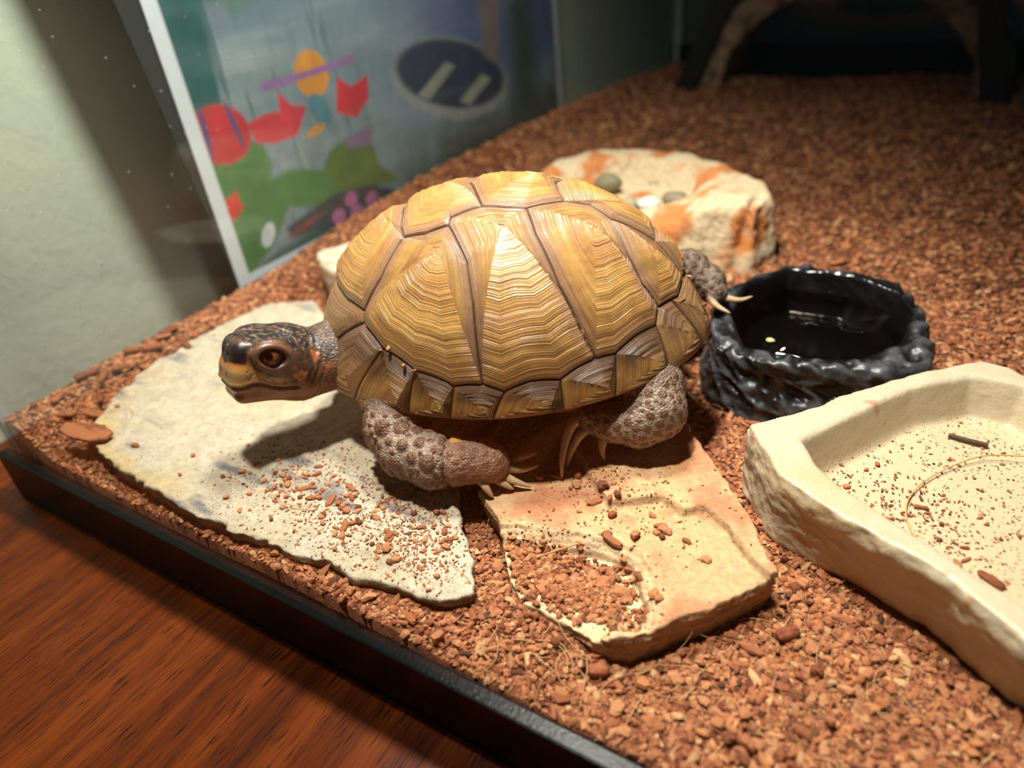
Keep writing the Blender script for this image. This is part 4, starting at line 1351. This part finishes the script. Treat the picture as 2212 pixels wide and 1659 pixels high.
# wrist and elbow creases on the forearm, scales
def along(path, P_):
    path = np.array(path, float)
    best = np.full(len(P_), 1e9); s_ = np.zeros(len(P_)); acc = 0
    for a, b in zip(path[:-1], path[1:]):
        e = b - a; L = np.linalg.norm(e)
        t = np.clip(((P_ - a) @ e) / L ** 2, 0, 1)
        d = np.linalg.norm(P_ - a - t[:, None] * e, axis=1)
        m = d < best
        best[m] = d[m]; s_[m] = acc + t[m] * L
        acc += L
    return s_, best
sa_, da_ = along(ARM + [(-97.8, 131.6, 17.6), (-92.4, 135.6, 15)], Vb_)
arm_m = sstep(14, 11, da_) * (Vb_[:, 2] < 32) * (Vb_[:, 1] < 146)
crease = np.zeros(len(Vb_))
tw = Vb_[:, 2] * 0.35 - (Vb_[:, 1] - 125) * 0.25
for p_, w_, d_ in ((17.5, .55, .9), (22.0, .6, 1.1), (27.5, .5, .7), (32.0, .45, .5), (36.5, .5, .6), (41.8, .55, 0.9), (44.8, .7, 1.6)):
    crease += d_ * np.exp(-((sa_ + (tw if p_ < 40 else 0) - p_) / w_) ** 2)
Vb_ = Vb_ - nb2 * (crease * arm_m * 0.75)[:, None]
# raised round scales: Poisson-like centres on arm and hind leg
rs = np.random.default_rng(11)
sh_, dh_ = along(HIND, Vb_)
hind_m = sstep(16, 12, dh_) * (Vb_[:, 2] < 38) * (Vb_[:, 0] > -92) * (Vb_[:, 1] < 185)
scale_h = np.zeros(len(Vb_)); scale_c = np.zeros(len(Vb_))
def scale_field(mask, radii, seed):
    rs = np.random.default_rng(seed)
    ids = np.flatnonzero(mask > 0.5)
    P_ = Vb_[ids]
    f1 = np.full(len(ids), 9.0)
    taken_p, taken_r = np.zeros((0, 3)), np.zeros(0)
    for rad, tries in radii:
        for c in rs.choice(len(ids), min(tries, len(ids)), replace=False):
            p = P_[c]
            if len(taken_p) and (np.linalg.norm(taken_p - p, axis=1) < (taken_r + rad) * 0.93).any(): continue
            taken_p = np.vstack([taken_p, p]); taken_r = np.append(taken_r, rad)
            d = np.linalg.norm(P_ - p, axis=1) / rad
            f1 = np.minimum(f1, d)
    dome_ = np.clip(1 - f1 ** 2.6, 0, 1)
    return ids, dome_
arm_zone = arm_m * (sa_ > 6) * (sa_ < 42.5)
ids, dm_ = scale_field(arm_zone, [(2.9, 45), (2.1, 140), (1.4, 500), (0.9, 1200)], 3)
scale_h[ids] = dm_ * 0.8; scale_c[ids] = dm_
ids, dm_ = scale_field(arm_m * (sa_ >= 42.5), [(1.3, 300), (0.9, 600)], 4)
scale_h[ids] = dm_ * 0.3; scale_c[ids] = dm_
ids, dm_ = scale_field(hind_m, [(1.5, 500), (1.05, 1200), (0.7, 900)], 5)
scale_h[ids] = dm_ * 0.34; scale_c[ids] = dm_
ids, dm_ = scale_field((Vb_[:, 1] > 215).astype(float), [(1.9, 200), (1.3, 600), (0.9, 600)], 6)
scale_h[ids] = dm_ * 0.4; scale_c[ids] = dm_
Vb_ = Vb_ + nb2 * scale_h[:, None]
# colours
skin = np.zeros_like(Vb_) + lin(122, 100, 84)
skin = mix(skin, lin(152, 130, 112), sstep(.40, .0, scale_c) * ((arm_m + hind_m > .5) | (Vb_[:, 1] > 215)))
skin = mix(skin, lin(100, 66, 43), sstep(.12, .45, scale_c))
skin = mix(skin, lin(150, 100, 70), sstep(43, 47, sa_) * arm_m * 0.7)
nz1, nz2, nz3 = fbm(Vb_ / 6, 3, 620), fbm(Vb_ / 2.2, 3, 621), fbm(Vb_ / 3.6, 3, 622)
skin = mix(skin, lin(84, 64, 54), sstep(.1, .6, nz1) * 0.4)
skin = mix(skin, lin(78, 60, 50), sstep(214, 220, Vb_[:, 1]) * 0.5)
skin = mix(skin, lin(214, 158, 60), (np.linalg.norm(Vb_ - [-108.8, 127.0, 26.0], axis=1) < 2.0) * 0.75)
hc = np.zeros_like(Vb_) + lin(66, 50, 40)
hc = mix(hc, lin(172, 100, 52), sstep(.18, .42, nz3) * sstep(2, -5, x + 0.3 * z) * 0.85)          # orange flecks behind the eye
hc = mix(hc, lin(128, 88, 62), sstep(-8, -14, x) * sstep(4, -2, z) * 0.7)
hc = mix(hc, lin(72, 58, 48), sstep(-9, -13, x) * sstep(0, 5, z) * 0.9)                                           # neck skin
hc = mix(hc, lin(160, 104, 62), sstep(-2, -6, z) * sstep(0, -8, x) * 0.7)                           # throat
hc = mix(hc, lin(40, 36, 38), sstep(5.4, 6.8, z + 0.5 * nz2) * sstep(-13, -10, x))                    # dark crown
hc = mix(hc, lin(116, 86, 66), sstep(0.0, .6, nz2) * sstep(5.5, 6.5, z) * 0.55)
hc = mix(hc, lin(168, 142, 112), np.exp(-(fbm(Vb_ / np.array([3.0, 1.4, 1.4]), 3, 640) / 0.05) ** 2) * sstep(4.5, 6.0, z) * 0.55)
beak = sstep(2.8, 4.4, x + 0.5 * nz3 + 0.12 * (zm + 3 - z)) * sstep(3.2, 1.8, z + 0.5 * nz3) * sstep(zm - .2, zm + .2, z)
hc = mix(hc, lin(182, 146, 96), np.maximum(beak, sstep(-3.5, -1.0, x) * sstep(-1.6, -2.8, z) * sstep(zm - .2, zm + .2, z)))
hc = mix(hc, lin(196, 124, 60), beak * sstep(-1.0, .8, z + .6 * nz3) * sstep(2.6, 1.5, z) * 0.9)
hc = mix(hc, lin(30, 28, 30), sstep(8.6, 9.4, x) * sstep(1.3, 2.2, z + 1.1 * np.exp(-(y / 1.6) ** 2)) * sstep(7.2, 6.2, z))  # dark nose
for (px_, pz_, py_, r_) in ((9.6, 5.6, 3.2, 1.1), (11.4, 5.6, 0.2, .8), (5.6, 7.4, 5.0, 1.0)):
    hc = mix(hc, lin(206, 122, 56), sstep(r_ * 1.15, r_ * .8, np.sqrt((x - px_) ** 2 + (z - pz_) ** 2 + (y - py_) ** 2)))
for (px_, pz_, py_) in ((11.8, -1.8, 2.2), (11.8, -1.8, -1.8)):
    hc = mix(hc, lin(40, 38, 44), sstep(1.1, .6, np.sqrt(((x - px_) / 2) ** 2 + ((z - pz_) / 1.3) ** 2 + ((y - py_) / .8) ** 2)))
jaw = sstep(zm + .2, zm - .3, z) * sstep(-5, -3, x)
hc = mix(hc, lin(158, 112, 78), jaw)
hc = mix(hc, lin(126, 84, 56), jaw * sstep(0, .6, nz3) * .7)
eyed = np.sqrt(((x - EYE[0]) / 1.16) ** 2 + ((z - EYE[2]) / .9) ** 2)
lidm = sstep(5.9, 5.0, eyed) * (ay > 5.5)
hc = mix(hc, lin(112, 80, 58), lidm)
hc = mix(hc, lin(54, 42, 38), lidm * sstep(-.3, -1.2, z - EYE[2] + .5 * (x - EYE[0])) * .6)
hc = mix(hc, lin(22, 16, 14), mouth * .85)
hm = sstep(-20, -13, x) * (np.linalg.norm(Vb_ - HC, axis=1) < 27)
C = mix(skin, hc, hm)
km = NT('turtle_skin')
cc = km.attr('Col')
limb = km.attr('limb', 'Fac')
v1 = km.vor(900.0, 'DISTANCE_TO_EDGE')
edge1 = km.mapr(v1, 0.0, 0.14, 1.0, 0.0)
cc = km.mixc(km.math('MULTIPLY', edge1, km.math('MULTIPLY', limb, 0.14)), cc, lin(186, 164, 146))
cc = km.mixc(0.3, cc, km.ramp(km.noise(900.0, 4, 0.7), [(0.3, 0.4), (0.7, 1.0)]), 'MULTIPLY')
hgt = km.math('MULTIPLY', km.mapr(v1, 0.0, 0.25), limb)
nn = km.bump(hgt, 0.55, 0.00035)
nn = km.bump(km.noise(1300.0, 4, 0.7), 0.35, 0.0003, nn)
skin_m = km.done(cc, km.mapr(limb, 0, 1, 0.30, 0.44), nn, **{'Specular IOR Level': 0.5})
body = obj('body', Vb_ / 1000, Fb_, skin_m, turtle, cols=C, attrs={'limb': 1 - hm * sstep(-15, -9, x)})
body['label'] = 'dark orange-flecked head, neck and brown scaly legs'

# --- eyes
def sphere(c, r, m=24, squash=(1, 1, 1)):
    th, ph = np.linspace(0, np.pi, m), np.linspace(0, 2 * np.pi, m * 2, endpoint=False)
    T, Pp = np.meshgrid(th, ph, indexing='ij')
    U = np.stack([np.sin(T) * np.cos(Pp), np.sin(T) * np.sin(Pp), np.cos(T)], -1).reshape(-1, 3)
    n_ = m * 2
    k = np.arange((m - 1) * n_)
    i, jj = k // n_, k % n_
    return U * r * np.array(squash) + c, np.stack([i * n_ + jj, (i + 1) * n_ + jj, (i + 1) * n_ + (jj + 1) % n_, i * n_ + (jj + 1) % n_], -1), U
em = attr_mat('wet_eye', 0.05, 0.3)
for sgn in (1, -1):
    ce = hworld(EYE[0], sgn * 6.1, EYE[2])
    V, F, U = sphere(ce, 3.5)
    ax_ = (hworld(0.46, sgn * 0.85, 0.22) - HC); ax_ /= np.linalg.norm(ax_)
    an = np.degrees(np.arccos(np.clip(U @ ax_, -1, 1)))
    c = np.zeros_like(V) + lin(84, 56, 40)
    c = mix(c, lin(116, 70, 42), sstep(44, 36, an) * 0.9)
    c = mix(c, lin(4, 4, 5), sstep(23, 20, an))
    obj('eye', V / 1000, F, em, turtle, cols=c)['label'] = 'dark brown eye with round black pupil'

# --- claws
clm = attr_mat('claw_horn', 0.33, 0.5, (500.0, 0.25), (600.0, 0.25, 0.0003))
def claw(pts, r0, dark=0.0):
    P_ = bez(pts, 7)
    t = np.linspace(0, 1, len(P_))
    V, F = tube(P_ / 1000, (r0 * (1 - t) ** 0.6 * 0.92 + r0 * 0.07 * (t < 1)) / 1000 + 1e-6, 10)
    tt = np.repeat(t, 10)
    c = mix(np.zeros_like(V) + lin(124, 96, 78), lin(204, 172, 134), sstep(0.0, .4, tt))
    c = mix(c, lin(122, 84, 62), dark * sstep(.2, .9, tt))
    obj('claw', V, F, clm, turtle, cols=c)
claw([(-101.6, 126.4, 15.5), (-98.8, 124.8, 14.2), (-97.0, 124.4, 12.2), (-96.0, 124.8, 10.2)], 1.7)
claw([(-97.6, 128.4, 14.5), (-94.4, 128.8, 12.8), (-92.0, 130.0, 10.6)], 1.6)
claw([(-96.0, 130.2, 14.5), (-91.8, 131.2, 12.8), (-87.6, 133.0, 10.8)], 1.6)
claw([(-95.4, 132.6, 15.4), (-91.6, 135.4, 14.4), (-88.2, 139.0, 14.4)], 1.55)
claw([(-96.4, 135.8, 16), (-93.4, 139.6, 15.6), (-91.0, 143.2, 15.2)], 1.5)
claw([(-79.0, 152.8, 25.8), (-81.4, 149.6, 25.2), (-82.2, 146.2, 22.4), (-82.0, 142.0, 16.4), (-81.4, 140.1, 10.6)], 2.0, .5)
claw([(-77.2, 152.6, 23.2), (-79.6, 149.0, 21.0), (-81.2, 146.2, 16.4), (-82.2, 144.8, 11.2)], 1.7, .5)
claw([(-73.4, 153.4, 21.6), (-73.0, 151.0, 19.4), (-72.6, 149.8, 16.6), (-72.2, 150.4, 13.4)], 1.6, .8)
claw([(-67.0, 235.6, 31.4), (-62.4, 234.9, 29.6), (-58.0, 236.2, 29.0), (-54.2, 238.8, 30.0)], 1.7, .2)
claw([(-68.0, 231.2, 30.6), (-64.2, 229.4, 28.6), (-59.0, 228.4, 27.2)], 1.6)
claw([(-69.0, 240.0, 32.4), (-67.0, 243.0, 31.6)], 1.3)

# ------------------------------------------------------------------ single chips, fibres and flakes one can pick out
def chip_mesh(name, seed, n_pts, stretch, flat):
    r = np.random.default_rng(seed)
    th, ph = np.linspace(0, np.pi, 5), np.linspace(0, 2 * np.pi, 7, endpoint=False)
    U = [(0, 0, 1)] + [(math.sin(t) * math.cos(p), math.sin(t) * math.sin(p), math.cos(t)) for t in th[1:-1] for p in ph] + [(0, 0, -1)]
    U = np.array(U)
    U = np.sign(U) * np.abs(U) ** 0.7
    U = U * (1 + 0.22 * r.uniform(-1, 1, (len(U), 1))) * np.array([stretch, 1, flat]) * 0.5
    F = []
    for j in range(7):
        k = (j + 1) % 7
        F.append((0, 1 + j, 1 + k))
        for i in range(2):
            a, b = 1 + i * 7, 1 + (i + 1) * 7
            F += [(a + j, b + j, b + k), (a + j, b + k, a + k)]
        F.append((15 + j, 22, 15 + k))
    U[:, 2] -= U[:, 2].min()
    c = CHIP_COLS[[0, 6, 1, 3, 2, 4, 0, 1][seed % 8]] * (1 + 0.12 * r.uniform(-1, 1, (len(U), 1)))
    me = mesh_data(name, U, np.array(F), c, None, False)
    me.materials.append(chip_m)
    return me
chip_meshes = [chip_mesh('coconut_chip', s, 0, st, fl) for s, (st, fl) in enumerate(((1.2, .8), (1.5, .7), (1.0, .8), (1.8, .7), (1.3, .6), (1.1, .8), (1.4, .6), (2.4, .6)))]
CHIP_SHAPE = ('stubby', 'oblong', 'round', 'long', 'flat stubby', 'blocky', 'flat oblong', 'sliver-like')
CHIP_TINT = ('reddish brown', 'orange-brown', 'red-brown', 'dark brown', 'light brown', 'very dark brown', 'reddish brown', 'red-brown')
def chip(x, y, z, size, where, group, seed, sizes=('tiny', 'small', 'mid-sized'), cuts=(1.3, 1.8)):
    o = bpy.data.objects.new('coconut_chip', chip_meshes[seed % 8])
    COL.objects.link(o)
    o.location = (x / 1000, y / 1000, z / 1000 - 0.00012)
    r = np.random.default_rng(seed * 7 + 1)
    o.rotation_euler = (r.normal(0, .15), r.normal(0, .15), r.uniform(0, 6.28))
    s = size / 1000
    o.scale = (s * r.uniform(.85, 1.2), s * r.uniform(.8, 1.1), s * r.uniform(.8, 1.1))
    word = sizes[0] if size < cuts[0] else sizes[1] if size < cuts[1] else sizes[2]
    return tag(o, '%s %s %s chip %s' % (word, CHIP_SHAPE[seed % 8], CHIP_TINT[seed % 8], where), 'chip', group)

def area_pts(n, boxes, poly, seed, margin=-2.0):
    r = np.random.default_rng(seed)
    out = []
    wts = np.array([b[4] for b in boxes], float); wts /= wts.sum()
    while len(out) < n:
        b = boxes[r.choice(len(boxes), p=wts)]
        p = (r.normal(b[0], b[2]), r.normal(b[1], b[3]))
        if poly_sdf(np.array([p[0]]), np.array([p[1]]), poly)[0] < margin: out.append(p)
    return np.array(out)

pw = area_pts(125, [(-128, 101, 13, 8, 3), (-152, 106, 9, 7, 2), (-104, 103, 6, 7, 1.5), (-165, 98, 15, 8, 1), (-215, 120, 30, 25, .35)], WSLAB, 21)
zw = h_wslab(pw[:, 0], pw[:, 1])
rr2 = np.random.default_rng(5)
for i, ((a, b), zc) in enumerate(zip(pw, zw)):
    chip(a, b, zc, 1.0 + 1.5 * rr2.beta(1.2, 3.2), 'on whitish stone ' + ('at its far left end' if a < -195 else 'below the head' if a < -152 else 'near its front edge' if b < 97 else 'near its right corner' if a > -112 else 'beside the front foot' if b > 107 else 'in its crumb patch'), 'chips on the whitish flat stone', i)
po = area_pts(62, [(-66, 112, 9, 5, 3), (-78, 146, 7, 5, .8), (-72, 134, 8, 5, 1), (-44, 131, 8, 6, 1.2), (-48, 106, 6, 4, 1)], OSLAB, 22)
zo = h_oslab(po[:, 0], po[:, 1])
for i, ((a, b), zc) in enumerate(zip(po, zo)):
    chip(a, b, zc, 1.3 + 2.0 * rr2.beta(1.2, 2.6), 'on orange slab ' + ('in its hollow' if poly_sdf(np.array([a]), np.array([b]), O_LOW)[0] < 1 else 'under the hind claws' if b > 140 else 'on its right step' if a > -50 else 'on its middle step'), 'chips on the stepped orange slab', i + 3, ('small', 'mid-sized', 'large'), (1.8, 2.4))
pd = area_pts(26, [(5, 180, 18, 18, 1), (12, 160, 16, 8, 1)], DISH_IN, 23, -5)
for i, (a, b) in enumerate(pd):
    chip(a, b, 10.7, 0.9 + 1.3 * rr2.beta(1.2, 3.0), 'on dish floor ' + ('near its far wall' if b > 185 else 'near its left corner' if a < 3 else 'near its front rim' if b < 158 else 'inside the curved fibre'), 'crumbs in the cream dish', i + 5, ('tiny', 'small', 'mid-sized'), (1.15, 1.5))
# larger loose chips on the bedding in the foreground
r3 = np.random.default_rng(31)
cnt = 0
while cnt < 110:
    a, b = r3.uniform(-100, 45), r3.uniform(82, 150)
    if not not_in(np.array([a]), np.array([b]), 2.0)[0]: continue
    chip(a, b, z_sub(np.array([a / 1000.]), np.array([b / 1000.]))[0] * 1000 + 0.5, 1.8 + 2.0 * r3.beta(1.1, 2.8), 'on bedding ' + ('beside the cream dish' if b > 118 and a > -20 else 'between slab and cream dish' if b > 118 else 'at the gap between the slabs' if a < -72 else 'in front of the orange slab' if a < -35 else 'at the bottom right' if a > 5 else 'near the front glass'), 'loose chips on the foreground bedding', cnt + 2, ('small', 'mid-sized', 'large'), (2.1, 2.6))
    cnt += 1

for i, (qx, qy, nm_) in enumerate(((.548, .575, 'at the seam above the front leg'), (.50, .60, 'just right of the front seam'), (.455, .70, 'low on the first side scute'), (.40, .745, 'at the lower seam corner'), (-.79, .03, 'at the rear edge'), (-.90, .06, 'on the hindmost rim scute'))):
    pos = dome(np.array([[qx, qy]]))[0] + dome_n(np.array([[qx, qy]]))[0] * 0.0009
    o = chip(*(pos * 1000), 0.9 + 0.25 * (i % 3), 'x', 'crumbs on the shell', i)
    o['label'] = 'tiny orange-brown crumb on the shell ' + nm_
# dust too fine to count on both slabs and in the dish
dp = []
for poly, hf, boxes, nn_, sd in ((WSLAB, h_wslab, [(-128, 103, 18, 11, 3), (-160, 108, 14, 10, 1.5), (-105, 102, 8, 9, 1.5), (-120, 122, 10, 8, 1)], 2600, 41),
                                 (OSLAB, h_oslab, [(-68, 110, 12, 6, 3), (-62, 140, 22, 18, 1), (-75, 145, 8, 6, .6)], 1500, 42)):
    p_ = area_pts(nn_, boxes, poly, sd, -1.0)
    dp.append(np.c_[p_, hf(p_[:, 0], p_[:, 1]) + 0.05])
p_ = area_pts(900, [(5, 185, 22, 22, 1), (10, 160, 20, 10, 1)], DISH_IN, 43, -3)
dp.append(np.c_[p_, np.full(len(p_), 10.75)])
dp = np.vstack(dp) / 1000
nd_ = len(dp)
V, F, C = scatter(nd_, dp, RNG.uniform(.00025, .0008, nd_) * RNG.uniform(.6, 1.3, nd_), RNG.uniform(1, 2.2, nd_), RNG.uniform(.5, .9, nd_), RNG)
du = obj('coir_dust', V, F, chip_m, cols=C * 0.8, smooth=False)
tag(du, 'fine brown coir dust sprinkled on the flat stones and dish floor', 'dust', kind='stuff')
# litter caught in the hollow of the orange slab
ph_ = area_pts(1300, [(-68, 111, 9, 4.5, 2), (-55, 108, 7, 4, 1), (-78, 108, 6, 4, 1)], O_LOW, 44, 0.5)
ok = poly_sdf(ph_[:, 0], ph_[:, 1], OSLAB) < -1
ph_ = ph_[ok]
zh = h_oslab(ph_[:, 0], ph_[:, 1]) / 1000
n = len(ph_)
V, F, C = scatter(n, np.c_[ph_ / 1000, zh + RNG.uniform(.0001, .0011, n)], RNG.uniform(.0006, .0019, n), RNG.uniform(1, 2.4, n), RNG.uniform(.5, .9, n), RNG)
li = obj('coir_litter', V, F, chip_m, cols=C, smooth=False)
tag(li, 'heap of coir crumbs in the hollow of the orange slab', 'bedding', kind='stuff')

# single remarkable pieces
def flake(name, poly, zfun, thick, rgb, label, cat='bark flake'):
    V, F, n = slab(poly, zfun, 0, 0.45, 0.0, 0.4, 0.7, 77, 0.2)
    return V, F
fpoly = [(-254.5, 84.2), (-247, 83.6), (-237.5, 85.0), (-232.5, 89.0), (-233.5, 92.5), (-241, 93.6), (-250, 91.0), (-256, 88.4)]
P_ = np.array(fpoly)
xs_, ys_, zs_ = np.arange(-259, -229, .45), np.arange(81, 97, .45), np.arange(8, 20, .45)
X, Y, Z = np.meshgrid(xs_, ys_, zs_, indexing='ij')
sd = poly_sdf(X[:, :, 0], Y[:, :, 0], fpoly) + .5 * fbm2(X[:, :, 0] / 2, Y[:, :, 0] / 2, 2, 700)
mz = 13.4 + 0.7 * fbm2(X[:, :, 0] / 6, Y[:, :, 0] / 6, 2, 701) + 0.03 * (Y[:, :, 0] - 88)
V, F = nets(smax(sd[..., None], np.abs(Z - mz[..., None]) - .8, .5).astype(np.float32), (xs_[0], ys_[0], zs_[0]), .45)
c = mix(np.zeros_like(V) + lin(178, 112, 74), lin(136, 80, 54), sstep(-.1, .5, fbm(V / np.array([6, 2, 2]), 3, 702)))
fk = obj('bark_flake', V / 1000, F, chip_m, cols=c)
tag(fk, 'broad flat reddish bark flake on the far left end of the whitish stone', 'bark flake')

def strand(pts, r, rgb, name, label, cat='fibre'):
    P_ = bez(pts, 10)
    V, F = tube(P_ / 1000, r / 1000, 5)
    o = obj(name, V, F, fibre_m, cols=np.zeros_like(V) + lin(*rgb))
    return tag(o, label, cat)
strand([(34, 202, 13), (22, 197, 12.5), (11, 183, 11.4), (7, 170, 11.2), (10, 158, 11.2), (18, 151, 11.4)], 0.22, (206, 164, 104), 'coir_fibre', 'long curved pale fibre lying across the floor of the cream dish')
strand([(-49.5, 99.5, 2.0), (-48.6, 102, 5.5), (-47.5, 104, 9.0)], 0.2, (206, 166, 112), 'coir_fibre', 'short pale fibre leaning on the front edge of the orange slab')
strand([(-75, 113, 6.5), (-70, 115, 9.5), (-65, 118, 11.6)], 0.26, (204, 160, 108), 'coir_fibre', 'straight tan fibre crossing the hollow of the orange slab')
strand([(-252, 100, 13.6), (-246, 106, 17), (-240, 104, 15.5), (-236, 98, 13)], 0.14, (206, 168, 118), 'coir_fibre', 'curly pale fibre standing above the bark flake at the left corner')
strand([(-160, 97, 9.5), (-152, 96, 9.2), (-144, 99, 8.9)], 0.14, (200, 150, 100), 'coir_fibre', 'thin fibre lying across the whitish stone below the head')
strand([(14, 206, 11.4), (19, 205, 11.7), (24, 205, 11.5)], 0.75, (88, 66, 50), 'twig', 'short dark twig on the floor of the cream dish', 'twig')
def big_chip(x, y, z, sx, sy, sz, yaw, seed, rgb, label):
    V, F, U = sphere((0, 0, 0), 1.0, 9)
    U = np.sign(U) * np.abs(U) ** 0.6
    U = U * (1 + .16 * fbm(U * 1.7 + seed, 2, 710 + seed))[:, None] * np.array([sx, sy, sz]) * .5
    ca, sa = math.cos(yaw), math.sin(yaw)
    W = np.stack([U[:, 0] * ca - U[:, 1] * sa + x, U[:, 0] * sa + U[:, 1] * ca + y, U[:, 2] - U[:, 2].min() + z], -1)
    c = mix(np.zeros_like(W) + lin(*rgb), lin(*[q * .7 for q in rgb]), sstep(0, .5, fbm(U * np.array([.6, 3, 3]), 2, 720 + seed)))
    o = obj('bark_chip', W / 1000, F, chip_m, cols=c)
    return tag(o, label, 'bark chip')
big_chip(-68.5, 96.0, -.6, 5.2, 2.6, 2.0, 1.9, 1, (168, 98, 66), 'upright rectangular brown bark chip in front of the gap between the two slabs')
big_chip(-116.5, 95.8, 6.6, 3.6, 1.0, .9, 2.2, 2, (172, 122, 88), 'slim tan splinter on the whitish stone near its front right part')
big_chip(-11.5, 123.0, -.3, 6.0, 3.4, 2.4, .8, 3, (150, 84, 58), 'large dark brown bark chip on the bedding in front of the cream dish')
big_chip(27, 150.5, 10.4, 6.5, 2.2, 1.6, -.5, 4, (150, 88, 60), 'brown ridged bark piece on the cream dish floor at the right edge')
big_chip(-62.0, 137.2 - 4, 9.4, 2.6, 1.9, 1.7, 1.2, 5, (158, 92, 60), 'dark brown angular chip on the middle step of the orange slab')
big_chip(-47.5, 93.0, -.4, 5.0, 3.0, 2.2, .5, 6, (170, 102, 68), 'thick reddish chip on the bedding at the front tip of the orange slab')
big_chip(-38.0, 161, -.3, 2.4, 2.2, 1.8, .5, 7, (196, 152, 110), 'small pale round chip on the bedding between orange slab and cream dish')

r5 = np.random.default_rng(55)
for i in range(16):
    a, b = r5.uniform(-278, -256), r5.uniform(90, 150)
    if not not_in(np.array([a]), np.array([b]), -1.0)[0]: a, b = -274 + i * 0.6, 96 + i * 3.0
    big_chip(a, b, z_sub(np.array([a / 1000.]), np.array([b / 1000.]))[0] * 1000 + r5.uniform(1.0, 3.0), r5.uniform(6, 11), r5.uniform(2.2, 4.0), r5.uniform(1.2, 2.4), r5.uniform(0, 3.1), 10 + i,
             [(178, 112, 74), (160, 96, 62), (140, 84, 58)][i % 3], ['broad', 'narrow', 'curled', 'ragged'][i % 4] + ' ' + ['tan', 'rusty', 'dark brown'][i % 3] + ' bark shred along the left glass' + (' near the front corner' if b < 112 else ' further back'))['group'] = 'bark shreds along the left glass'

# tell look-alikes apart by their place, counted from the left of the picture
ORD = ('leftmost', 'second from left', 'third from left', 'fourth from left', 'fifth from left', 'sixth from left', 'seventh from left', 'eighth from left')
same = {}
for o in bpy.data.objects:
    if o.parent is None and o.get('group'): same.setdefault(o['label'], []).append(o)
for lab, os2 in same.items():
    if len(os2) < 2 or len(os2) > len(ORD): continue
    def screen_x(o):
        d = np.array(o.location) - np.array([0, 0, 0.15])
        q = d @ CAM_R
        return q[0] / q[2]
    for i, o in enumerate(sorted(os2, key=screen_x)):
        o['label'] = lab + ', ' + (ORD[i] if i < len(os2) - 1 else 'rightmost')
